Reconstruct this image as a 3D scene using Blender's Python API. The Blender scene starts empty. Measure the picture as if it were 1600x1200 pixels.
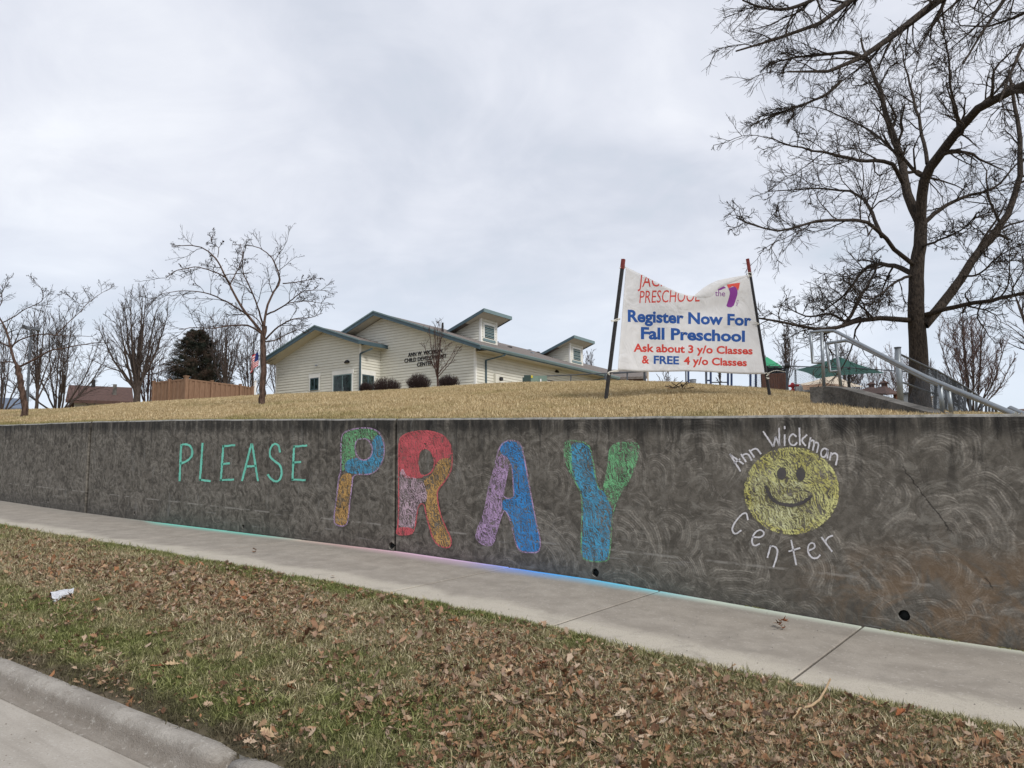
import bpy, bmesh, math, random
import numpy as np
from mathutils import Vector, Matrix
from mathutils.geometry import tessellate_polygon

# ------------------------------------------------------------------ camera, sky, sun, exposure
SC = bpy.context.scene
COL = SC.collection
CAMR = np.array([[0.79402724, 0.08079614, 0.60248877],
                 [0.60779998, -0.08922473, -0.78906155],
                 [-0.00999623, 0.99272903, -0.11995476]])   # columns: camera right, up, back
cam = bpy.data.cameras.new('camera'); co = bpy.data.objects.new('camera', cam); COL.objects.link(co)
co.matrix_world = Matrix([list(CAMR[i]) + [0] for i in range(3)] + [[0, 0, 0, 1]])
cam.sensor_width = 36; cam.lens = 27; cam.clip_start = .05; cam.clip_end = 3000
SC.camera = co
SC.view_settings.view_transform = 'Standard'; SC.view_settings.look = 'None'
SC.view_settings.exposure = 0.12; SC.view_settings.gamma = 1; SC.view_settings.use_curve_mapping = False

SUN_AZ = math.radians(105)      # clockwise from +Y: the sun stands to the right of the view
SUN_EL = math.radians(46)
world = bpy.data.worlds.new('World'); SC.world = world; world.use_nodes = True
wn = world.node_tree
sun = bpy.data.lights.new('sun', 'SUN'); sun.energy = 2.5; sun.angle = math.radians(14); sun.color = (1, .955, .89)
so = bpy.data.objects.new('sun', sun); COL.objects.link(so)
sd = Vector((math.sin(SUN_AZ) * math.cos(SUN_EL), math.cos(SUN_AZ) * math.cos(SUN_EL), math.sin(SUN_EL)))
so.rotation_euler = sd.to_track_quat('Z', 'Y').to_euler()


class NT:
    """tiny helper for node graphs"""
    def __init__(s, nt):
        s.t = nt; nt.nodes.clear()
    def n(s, typ, inp=None, **kw):
        nd = s.t.nodes.new(typ)
        for k, v in kw.items(): setattr(nd, k, v)
        for k, v in (inp or {}).items():
            if isinstance(v, bpy.types.NodeSocket): s.t.links.new(v, nd.inputs[k])
            else: nd.inputs[k].default_value = v
        return nd
    def math(s, op, a, b=0.0, c=None, clamp=False):
        i = {0: a, 1: b}
        if c is not None: i[2] = c
        return s.n('ShaderNodeMath', i, operation=op, use_clamp=clamp).outputs[0]
    def vmath(s, op, a, b=(0, 0, 0)):
        nd = s.n('ShaderNodeVectorMath', {0: a, 1: b}, operation=op)
        return nd.outputs['Value'] if op in ('LENGTH', 'DISTANCE', 'DOT_PRODUCT') else nd.outputs[0]
    def noise(s, vec, scale, detail=4, rough=.55, dist=0.0, col=False):
        nd = s.n('ShaderNodeTexNoise', {'Vector': vec, 'Scale': scale, 'Detail': detail, 'Roughness': rough, 'Distortion': dist})
        return nd.outputs[1 if col else 0]
    def ramp(s, fac, stops, interp='LINEAR'):
        nd = s.n('ShaderNodeValToRGB', {'Fac': fac}); cr = nd.color_ramp; cr.interpolation = interp
        while len(cr.elements) < len(stops): cr.elements.new(.5)
        for e, (p, c) in zip(cr.elements, stops):
            e.position = p; e.color = (c, c, c, 1) if isinstance(c, (int, float)) else (*c, 1)
        return nd.outputs[0]
    def mix(s, f, a, b, mode='MIX'):
        nd = s.n('ShaderNodeMix', data_type='RGBA', blend_type=mode)
        for k, v in ((0, f), (6, a), (7, b)):
            if isinstance(v, bpy.types.NodeSocket): s.t.links.new(v, nd.inputs[k])
            elif k == 0: nd.inputs[k].default_value = v
            else: nd.inputs[k].default_value = (*v, 1) if len(v) == 3 else v
        return nd.outputs[2]
    def sep(s, v): return s.n('ShaderNodeSeparateXYZ', {0: v}).outputs
    def comb(s, x, y, z): return s.n('ShaderNodeCombineXYZ', {0: x, 1: y, 2: z}).outputs[0]
    def pos(s): return s.n('ShaderNodeNewGeometry').outputs['Position']
    def step(s, v, lo, hi):   # smooth 0..1
        return s.n('ShaderNodeMapRange', {'Value': v, 'From Min': lo, 'From Max': hi}, interpolation_type='SMOOTHSTEP').outputs[0]


W = NT(wn)
sky = W.n('ShaderNodeTexSky', sky_type='NISHITA', sun_disc=False, sun_elevation=SUN_EL, sun_rotation=SUN_AZ)
d = W.n('ShaderNodeTexCoord').outputs['Generated']
dx, dy, dz = W.sep(d)
inv = W.math('DIVIDE', 1, W.math('ADD', W.math('MAXIMUM', dz, 0.0), .22))
cp = W.comb(W.math('MULTIPLY', dx, inv), W.math('MULTIPLY', dy, inv), .3)
big = W.noise(cp, 1.15, 5, .52, .35)
fine = W.noise(cp, 3.2, 6, .6, .6)
cl = W.math('ADD', W.math('MULTIPLY', big, .75), W.math('MULTIPLY', fine, .25))
ccol = W.ramp(cl, [(.35, (5.7, 6.4, 7.2)), (.45, (6.7, 7.05, 7.9)), (.55, (7.9, 8.15, 8.9)), (.66, (9.3, 9.5, 10.0))])
hz = W.step(dz, .0, .35)
ccol = W.mix(W.math('SUBTRACT', 1, hz), ccol, (7.5, 8.3, 9.4))
skc = W.mix(.90, sky.outputs[0], ccol)
low = W.step(dz, -.06, .0)
skc = W.mix(low, (1.6, 1.5, 1.35), skc)
bg = W.n('ShaderNodeBackground', {'Color': skc, 'Strength': .1})
W.n('ShaderNodeOutputWorld', {'Surface': bg.outputs[0]})

# ------------------------------------------------------------------ coordinates
# camera at the origin; +X runs along the street wall (downhill), +Y away from the street, Z up
G = 0.04617                                   # the street climbs towards -X
def ray(px, py):
    v = CAMR @ np.array([px - 800, -(py - 600), -1200.0]); return v / np.hypot(v[0], v[1])
def P(px, py, D): return ray(px, py) * D
WS = np.array([-60, -20.3, -15.8, -12.5, -7.3, -4.25, -1.4, -.5, 30.])
WB = np.array([-1.352, -1.352, -1.349, -1.319, -1.254, -1.262, -1.345, -1.346, -1.346])
WT = np.array([.36, .367, .422, .439, .415, .409, .402, .400, .40])
def wb(s): return np.interp(s, WS, WB)
def wt(s): return np.interp(s, WS, WT)
def zs(s, w): return w - G * s                # shear back to real height
def KS(s): return .045 * (np.clip(s, -40, 4) + 6.16)      # the kerb line swings slightly away from the wall line
def walk_w(s, t): return wb(s) - .0247 * (7 - t)
CPX = [-300, -100, 0, 100, 200, 240, 400, 490, 560, 640, 740, 800, 900, 960, 1050, 1100, 1180, 1250, 1310, 1400, 1480, 1600, 1800]
CPY = [641, 641, 640, 640, 632, 630, 620, 616, 614, 610, 603, 600, 598, 597, 599, 603, 608, 615, 623, 634, 645, 649, 652]
_az = []; _ec = []
for x_, y_ in zip(CPX, CPY):
    r_ = ray(x_, y_); _az.append(math.atan2(r_[0], r_[1])); _ec.append(r_[2])
def ground(X, Y):
    X = np.asarray(X, float); Y = np.asarray(Y, float)
    D = np.hypot(X, Y); az = np.clip(np.arctan2(X, Y), -1.36, 1.36)
    Dw = 7.22 / np.cos(az); s = 7.22 * np.tan(az)
    ew = zs(s, wt(s) - .035) / Dw
    ec = np.interp(az, _az, _ec)
    Dc = np.maximum(30, Dw + 20)
    u = np.clip((D - Dw) / (Dc - Dw), 0, 1)
    e = ew + (ec - ew) * (1 - (1 - u) ** 3.6)
    z = e * np.minimum(D, Dc)
    ex = np.clip(D - Dc, 0, 40)
    z = z + ex * (ec - .012)
    z = z - np.clip(D - Dc - 40, 0, 1e4) * .004
    return z
def hit(px, py, D0=7.6, D1=60):
    r = ray(px, py)
    for D in np.arange(D0, D1, .05):
        if ground(r[0] * D, r[1] * D) >= r[2] * D: return r * D
    return r * D1
def GP(px, D):                                 # ground point in the direction of pixel column px
    r = ray(px, 640); r = r / np.hypot(r[0], r[1])
    return np.array([r[0] * D, r[1] * D, float(ground(r[0] * D, r[1] * D))])

# ------------------------------------------------------------------ object helpers
def tag(o, label=None, cat=None, group=None, kind=None):
    if label: o['label'] = label
    if cat: o['category'] = cat
    if group: o['group'] = group
    if kind: o['kind'] = kind
    return o
def link(name, me, mat=None, parent=None, **k):
    o = bpy.data.objects.new(name, me); COL.objects.link(o)
    if mat is not None and not me.materials: me.materials.append(mat)
    if parent is not None:
        o.parent = parent; o.matrix_parent_inverse = parent.matrix_basis.inverted()
    return tag(o, **k)
def thing(name, loc, label, cat, group=None):
    o = bpy.data.objects.new(name, None); COL.objects.link(o); o.empty_display_size = .2
    o.location = [float(v) for v in loc]; return tag(o, label, cat, group)
def mesh(name, v, f, smooth=False):
    me = bpy.data.meshes.new(name); me.from_pydata([tuple(map(float, q)) for q in v], [], [tuple(q) for q in f]); me.update()
    if smooth: me.polygons.foreach_set('use_smooth', [True] * len(me.polygons))
    return me
def npmesh(name, V, Q, smooth=True):           # quads (M,4) or tris (M,3), numpy
    me = bpy.data.meshes.new(name); k = Q.shape[1]
    me.vertices.add(len(V)); me.vertices.foreach_set('co', np.asarray(V, np.float32).ravel())
    me.loops.add(Q.size); me.loops.foreach_set('vertex_index', Q.astype(np.int32).ravel())
    me.polygons.add(len(Q)); me.polygons.foreach_set('loop_start', np.arange(0, Q.size, k, dtype=np.int32))
    me.update(calc_edges=True)
    if smooth: me.polygons.foreach_set('use_smooth', np.ones(len(Q), bool))
    return me
class MB:
    def __init__(s): s.v = []; s.f = []
    def add(s, v, f):
        n = len(s.v); s.v += [tuple(map(float, q)) for q in v]; s.f += [tuple(i + n for i in q) for q in f]; return s
    def box8(s, c):                            # c: bottom 4 then top 4
        return s.add(c, [(3, 2, 1, 0), (4, 5, 6, 7), (0, 1, 5, 4), (1, 2, 6, 5), (2, 3, 7, 6), (3, 0, 4, 7)])
    def box(s, x0, x1, y0, y1, z0, z1):
        return s.box8([(x0, y0, z0), (x1, y0, z0), (x1, y1, z0), (x0, y1, z0), (x0, y0, z1), (x1, y0, z1), (x1, y1, z1), (x0, y1, z1)])
    def obox(s, o, ax, ay, az):                # o origin, three edge vectors
        o = np.array(o, float); ax, ay, az = map(lambda q: np.array(q, float), (ax, ay, az))
        b = [o, o + ax, o + ax + ay, o + ay]; return s.box8(b + [q + az for q in b])
    def beam(s, a, b, w, h, up=(0, 0, 1)):     # rectangular bar from a to b
        a = np.array(a, float); b = np.array(b, float); d_ = b - a; u = np.cross(d_, up); u /= np.linalg.norm(u); v = np.cross(u, d_); v /= np.linalg.norm(v)
        return s.obox(a - u * w / 2 - v * h / 2, u * w, d_, v * h) if False else s.box8([a - u*w/2 - v*h/2, a + u*w/2 - v*h/2, b + u*w/2 - v*h/2, b - u*w/2 - v*h/2, a - u*w/2 + v*h/2, a + u*w/2 + v*h/2, b + u*w/2 + v*h/2, b - u*w/2 + v*h/2])
    def prism(s, poly, off):                   # poly list of 3D pts, extruded by vector off
        n = len(poly); poly = [np.array(p, float) for p in poly]; off = np.array(off, float)
        return s.add(poly + [p + off for p in poly], [tuple(range(n))[::-1], tuple(range(n, 2 * n))] + [(i, (i + 1) % n, n + (i + 1) % n, n + i) for i in range(n)])
    def tube(s, pts, r, sides=8, cap=True):
        V, Q = tubes(np.array([pts], float), np.full((1, len(pts)), r) if np.isscalar(r) else np.array([r], float), sides)
        s.add(V, Q.tolist()); n = len(s.v) - len(V)
        if cap:
            s.f.append(tuple(n + i for i in range(sides))[::-1]); s.f.append(tuple(n + len(V) - sides + i for i in range(sides)))
        return s
    def mesh(s, name, smooth=False): 
        me = mesh(name, s.v, s.f, smooth); bm = bmesh.new(); bm.from_mesh(me); bmesh.ops.recalc_face_normals(bm, faces=bm.faces); bm.to_mesh(me); bm.free(); return me
    def build(s, name, mat, parent=None, smooth=False, **k): return link(name, s.mesh(name, smooth), mat, parent, **k)
def tubes(Pp, R, sides):
    """Pp (N,K,3) centre lines, R (N,K) radii -> verts, quads"""
    N, K, _ = Pp.shape
    T = np.gradient(Pp, axis=1); T /= np.linalg.norm(T, axis=2, keepdims=True) + 1e-9
    ref = np.zeros_like(T); t0 = np.abs((Pp[:, -1] - Pp[:, 0])); t0 /= np.linalg.norm(t0, axis=1, keepdims=True) + 1e-9
    k = np.argmin(t0, axis=1); ref[np.arange(N), :, k] = 1
    U = np.cross(T, ref); U /= np.linalg.norm(U, axis=2, keepdims=True) + 1e-9; Vv = np.cross(T, U)
    a = np.arange(sides) / sides * 2 * np.pi
    V = Pp[:, :, None] + R[:, :, None, None] * (U[:, :, None] * np.cos(a)[:, None] + Vv[:, :, None] * np.sin(a)[:, None])
    idx = np.arange(N * K * sides).reshape(N, K, sides); nx = np.roll(idx, -1, axis=2)
    Q = np.stack([idx[:, :-1], nx[:, :-1], nx[:, 1:], idx[:, 1:]], -1).reshape(-1, 4)
    return V.reshape(-1, 3), Q
def join(parts):
    V = []; Q = []; n = 0
    for v, q in parts: V.append(v); Q.append(q + n); n += len(v)
    return np.concatenate(V), np.concatenate(Q)

# ------------------------------------------------------------------ materials
def mat(name, build, rough=.8):
    m = bpy.data.materials.new(name); m.use_nodes = True; t = NT(m.node_tree)
    r = build(t); r = r if isinstance(r, dict) else {'col': r}
    b = t.n('ShaderNodeBsdfPrincipled', {'Roughness': r.get('rough', rough), 'Metallic': r.get('metal', 0.0)})
    c = r['col']
    if isinstance(c, bpy.types.NodeSocket): t.t.links.new(c, b.inputs['Base Color'])
    else: b.inputs['Base Color'].default_value = (*c, 1)
    b.inputs['Specular IOR Level'].default_value = r.get('spec', .3)
    if 'bump' in r:
        bp = t.n('ShaderNodeBump', {'Height': r['bump'], 'Strength': r.get('bs', .5), 'Distance': r.get('bd', .02)})
        t.t.links.new(bp.outputs[0], b.inputs['Normal'])
    out = b.outputs[0]
    if 'alpha' in r:
        tr = t.n('ShaderNodeBsdfTransparent'); out = t.n('ShaderNodeMixShader', {0: r['alpha'], 1: tr.outputs[0], 2: out}).outputs[0]
    if 'trans' in r:
        tl = t.n('ShaderNodeBsdfTranslucent', {'Color': c if isinstance(c, bpy.types.NodeSocket) else (*c, 1)}); out = t.n('ShaderNodeMixShader', {0: r['trans'], 1: out, 2: tl.outputs[0]}).outputs[0]
    t.n('ShaderNodeOutputMaterial', {'Surface': out})
    return m
def plain(name, c, var=.25, scale=6, rough=.75, metal=0.0, spec=.3, bump=.0, trans=None):
    def f(t):
        p = t.pos(); n = t.noise(p, scale, 5, .6); n2 = t.noise(p, scale * 9, 3, .6)
        k = t.math('ADD', t.math('MULTIPLY', n, .65), t.math('MULTIPLY', n2, .35))
        col = t.mix(t.step(k, .3, .7), tuple(q * (1 - var) for q in c), tuple(q * (1 + var) for q in c))
        r = dict(col=col, rough=rough, metal=metal, spec=spec)
        if bump: r.update(bump=n2, bs=bump, bd=.02)
        if trans: r['trans'] = trans
        return r
    return mat(name, f)
M = {}
M['cream'] = plain('cream siding', (.63, .62, .55), .05, 1.5, .7)
M['trim'] = plain('white trim paint', (.74, .74, .71), .06, 3, .6)
M['teal'] = plain('blue green painted metal', (.062, .10, .12), .12, 3, .45)
M['gutter'] = plain('pale blue green gutter', (.15, .215, .225), .1, 3, .4)
M['soffit'] = plain('soffit board', (.5, .48, .41), .06, 2, .8)
M['black'] = plain('black metal', (.02, .02, .022), .2, 6, .5)
M['galv'] = plain('galvanised steel', (.25, .275, .295), .12, 14, .42, .55, .5)
M['galvd'] = plain('dark fence steel', (.09, .1, .115), .2, 9, .5, .4)
M['bluepost'] = plain('dark blue powder coat', (.03, .05, .12), .2, 9, .5)
M['tan'] = plain('tan canopy fabric', (.55, .47, .37), .08, 2, .9)
M['tanb'] = plain('brown canopy fabric', (.22, .14, .09), .15, 2, .9)
M['green'] = plain('green shade fabric', (.010, .062, .048), .12, 2, .8, trans=.1)
M['greenr'] = plain('bright green play roof', (.035, .26, .13), .1, 2, .6)
M['red'] = plain('red plastic', (.62, .02, .03), .08, 3, .4)
M['whitep'] = plain('white plastic', (.78, .78, .78), .05, 3, .5)
M['utility'] = plain('dark green cabinet', (.035, .06, .055), .1, 3, .5)
M['utility2'] = plain('pale green cabinet', (.17, .24, .2), .12, 3, .5)
M['yellow'] = plain('yellow warning patch', (.6, .5, .05), .05, 3)
M['grey'] = plain('grey metal sheet', (.24, .26, .29), .1, 3, .5)
M['rope'] = plain('white rope', (.6, .58, .52), .2, 40)
M['brick'] = plain('brown brick', (.12, .065, .05), .25, 9)
M['housew'] = plain('pale house wall', (.5, .5, .5), .1, 2)
M['fruit'] = plain('dark red fruit', (.03, .012, .013), .3, 9, .5)
M['rustpost'] = plain('red oxide paint', (.2, .035, .03), .25, 20, .6)
def louv(t): return dict(col=(.02, .035, .03))
M['dark'] = plain('dark opening', (.012, .014, .014), .2, 4, .9)
def glass(t):
    p = t.pos(); n = t.noise(p, 2.5, 4, .6)
    return dict(col=t.mix(t.step(n, .35, .7), (.01, .016, .016), (.035, .06, .06)), rough=.08, spec=.6)
M['glass'] = mat('dark window glass', glass)
def shingle(t):
    p = t.pos(); n = t.noise(p, 9, 3, .7); x, y, z = t.sep(p)
    row = t.math('FRACT', t.math('MULTIPLY', z, 16)); n3 = t.noise(t.comb(t.math('MULTIPLY', x, 1.5), t.math('MULTIPLY', y, 4), t.math('FLOOR', t.math('MULTIPLY', z, 16))), 2, 1)
    c = t.mix(t.step(n3, .3, .7), (.105, .088, .078), (.19, .165, .15)); c = t.mix(t.math('MULTIPLY', t.step(row, .8, 1), .4), c, (.05, .045, .04))
    return t.mix(t.math('MULTIPLY', n, .35), c, (.2, .18, .17))
M['roof'] = mat('brown grey shingles', shingle, .95)
def wood(c1, c2, sc=3):
    def f(t):
        p = t.pos(); x, y, z = t.sep(p); n = t.noise(t.comb(t.math('MULTIPLY', x, 9), t.math('MULTIPLY', y, 9), z), sc, 4, .6)
        return t.mix(t.step(n, .3, .7), c1, c2)
    return f
M['fence'] = mat('tan composite fence', wood((.175, .10, .062), (.25, .155, .10)), .8)
M['woodtower'] = mat('red brown timber', wood((.07, .028, .015), (.13, .055, .03)), .8)
def bark(c1, c2, sc=9):
    def f(t):
        p = t.pos(); x, y, z = t.sep(p); q = t.comb(x, y, t.math('MULTIPLY', z, .3)); n = t.noise(q, sc * 3, 5, .65); n2 = t.noise(p, 1.3, 3)
        c = t.mix(t.step(n, .36, .64), c1, c2); c = t.mix(t.math('MULTIPLY', n2, .4), c, tuple(v * .6 for v in c1))
        return dict(col=c, bump=n, bs=1.0, bd=.06)
    return f
M['bark'] = mat('dark grey brown bark', bark((.022, .017, .014), (.085, .066, .052)), .95)
M['bark2'] = mat('grey brown bark', bark((.045, .034, .028), (.12, .092, .078)), .95)
M['twig2'] = mat('grey brown twigs', bark((.06, .045, .04), (.12, .095, .085)), .95)
M['twigp'] = mat('pinkish twigs', bark((.14, .095, .09), (.26, .19, .18)), .95)
M['twigr'] = mat('reddish twigs', bark((.05, .026, .022), (.12, .075, .062)), .95)
M['barkc'] = mat('crabapple bark', bark((.045, .026, .019), (.15, .095, .072), 6), .9)
M['shrub'] = mat('purple brown shrub twigs', bark((.03, .018, .018), (.1, .065, .062)), .95)
def needles(t):
    p = t.pos(); n = t.noise(p, 1.6, 3); c = t.mix(t.step(n, .4, .62), (.014, .022, .014), (.075, .05, .036)); return c
M['needle'] = mat('conifer needles', needles, .9)

# concrete -----------------------------------------------------------
def street_c(t):
    p = t.pos(); x, y, z = t.sep(p)
    n = t.noise(p, 1.1, 6, .6, .4); st = t.noise(t.comb(t.math('MULTIPLY', x, .5), t.math('MULTIPLY', y, 5), 0), 2, 6, .6, .4); g = t.noise(p, 90, 3, .7)
    c = t.mix(t.step(n, .3, .7), (.27, .245, .21), (.37, .34, .30))
    c = t.mix(t.math('MULTIPLY', t.step(st, .45, .7), .5), c, (.24, .215, .185))
    c = t.mix(t.math('MULTIPLY', t.step(g, .5, .68), .4), c, (.19, .175, .155))
    vor = t.n('ShaderNodeTexVoronoi', {'Vector': p, 'Scale': 95.0}).outputs['Color']
    c = t.mix(t.math('MULTIPLY', t.step(t.sep(vor)[0], .93, .95), .22), c, (.5, .48, .45))
    return dict(col=c, bump=g, bs=.35, bd=.006)
M['street'] = mat('street concrete', street_c, .9)
def kerb_c(t):
    p = t.pos(); x, y, z = t.sep(p); w = t.math('ADD', z, t.math('MULTIPLY', x, G))
    n = t.noise(p, 3, 6, .65); g = t.noise(p, 110, 3, .7)
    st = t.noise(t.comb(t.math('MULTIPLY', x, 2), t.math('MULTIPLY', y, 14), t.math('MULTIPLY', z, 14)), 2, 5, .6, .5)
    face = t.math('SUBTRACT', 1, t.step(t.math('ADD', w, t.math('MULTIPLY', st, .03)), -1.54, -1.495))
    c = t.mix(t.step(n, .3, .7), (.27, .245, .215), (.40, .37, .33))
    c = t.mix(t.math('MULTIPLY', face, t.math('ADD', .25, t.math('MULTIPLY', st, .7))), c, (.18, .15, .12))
    c = t.mix(t.math('MULTIPLY', t.step(t.noise(p, 14, 6, .75), .52, .66), .45), c, (.17, .145, .115)); c = t.mix(t.math('MULTIPLY', t.math('SUBTRACT', 1, t.step(t.noise(p, 26, 5, .75), .34, .44)), .5), c, (.55, .52, .47))
    c = t.mix(t.math('MULTIPLY', t.step(g, .5, .7), .5), c, (.2, .185, .165))
    return dict(col=c, bump=t.math('ADD', g, t.noise(p, 40, 5, .75)), bs=.9, bd=.012)
M['soildark'] = plain('dark joint dirt', (.11, .095, .078), .4, 20, .95)
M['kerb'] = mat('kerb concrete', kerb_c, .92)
def walk_c(t):
    p = t.pos(); x, y, z = t.sep(p)
    n = t.noise(p, .9, 5, .6, .3); n2 = t.noise(p, 4, 6, .65); g = t.noise(p, 120, 3, .7)
    c = t.mix(t.step(n2, .3, .7), (.235, .21, .178), (.31, .28, .24))
    edge = t.math('ADD', y, t.math('MULTIPLY', t.math('SUBTRACT', n, .5), .75))
    c = t.mix(t.math('SUBTRACT', 1, t.step(edge, 5.36, 5.60)), c, (.41, .375, .315))      # cleaner outer strip
    c = t.mix(t.math('MULTIPLY', t.step(t.math('ADD', y, t.math('MULTIPLY', n2, .3)), 6.5, 7.15), .35), c, (.2, .195, .18))
    c = t.mix(t.math('MULTIPLY', t.step(t.noise(p, 2.2, 7, .75, 1.2), .52, .68), .35), c, (.17, .155, .135)); c = t.mix(t.math('MULTIPLY', t.step(g, .48, .7), .55), c, (.15, .135, .12))
    vor = t.n('ShaderNodeTexVoronoi', {'Vector': p, 'Scale': 60.0}).outputs['Color']
    c = t.mix(t.math('MULTIPLY', t.step(t.sep(vor)[0], .95, .97), .22), c, (.5, .47, .44))
    # chalk dust brushed down along the foot of the wall
    u = t.math('DIVIDE', t.math('ADD', x, 15.0), 15.0)
    dust = t.ramp(u, [(.0, (.35, .5, .45)), (.12, (.16, .62, .52)), (.33, (.16, .62, .52)), (.40, (.62, .5, .42)), (.46, (.68, .42, .42)), (.60, (.55, .4, .6)), (.655, (.1, .3, .85)), (.70, (.08, .42, .8)), (.755, (.15, .62, .75)), (.80, (.6, .72, .62)), (.95, (.62, .66, .55))])
    wid = t.ramp(u, [(.0, 0), (.1, .15), (.15, .8), (.45, .5), (.55, .95), (.64, 1.0), (.72, .8), (.77, .6), (1, .35)])
    dn = t.math('ADD', t.math('SUBTRACT', 6.99, y), t.math('MULTIPLY', t.math('SUBTRACT', n2, .5), .12))
    soft = t.math('SUBTRACT', 1, t.step(t.math('DIVIDE', dn, t.math('ADD', .02, t.math('MULTIPLY', wid, .42))), .0, 1.0))
    hard = t.math('SUBTRACT', 1, t.step(dn, .05, .13))
    a = t.math('MULTIPLY', t.math('MAXIMUM', t.math('MULTIPLY', hard, t.math('MULTIPLY', wid, 1.1)), t.math('MULTIPLY', soft, .6)), t.step(wid, .0, .3), clamp=True)
    sp = t.n('ShaderNodeTexVoronoi', {'Vector': p, 'Scale': 16.0}).outputs
    spk = t.math('MULTIPLY', t.math('SUBTRACT', 1, t.step(sp['Distance'], .06, .12)), t.math('MULTIPLY', t.step(t.sep(sp['Color'])[1], .6, .7), t.step(y, 6.2, 6.9)))
    a = t.math('MAXIMUM', a, t.math('MULTIPLY', t.math('MULTIPLY', spk, t.step(u, .55, .9)), .7))
    c = t.mix(a, c, dust)
    return dict(col=c, bump=g, bs=.35, bd=.005)
M['walk'] = mat('sidewalk concrete', walk_c, .9)

def swirl(t, p, sc, ring, seed=0.0, half=(.5, .85)):
    """fan shaped trowel arcs: rings round scattered centres, kept on one side of each centre"""
    wv = t.vmath('SUBTRACT', t.noise(p, 1.1, 3, .5, 0, True), (.5, .5, .5))
    sv = t.n('ShaderNodeVectorMath', {0: wv, 'Scale': .35}, operation='SCALE').outputs[0]
    q = t.vmath('ADD', t.vmath('ADD', p, sv), (seed, seed * .7, 0))
    v = t.n('ShaderNodeTexVoronoi', {'Vector': q, 'Scale': sc, 'Randomness': 1.0}, voronoi_dimensions='2D')
    loc = t.vmath('SUBTRACT', q, v.outputs['Position']); lx, ly, lz = t.sep(loc)
    side = t.math('ADD', t.math('MULTIPLY', lx, half[0]), t.math('MULTIPLY', ly, half[1]))
    jag = t.noise(p, 2.4, 4, .6, .6)
    ph = t.math('ADD', t.math('MULTIPLY', v.outputs['Distance'], ring), t.math('MULTIPLY', jag, 6.0))
    s_ = t.math('MULTIPLY_ADD', t.math('SINE', ph), .5, .5)
    fine_ = t.math('MULTIPLY_ADD', t.math('SINE', t.math('MULTIPLY', ph, 3.7)), .5, .5)
    return t.math('MULTIPLY', t.math('ADD', t.math('MULTIPLY', s_, .7), t.math('MULTIPLY', fine_, .35)), t.step(side, -.10, .10))
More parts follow.
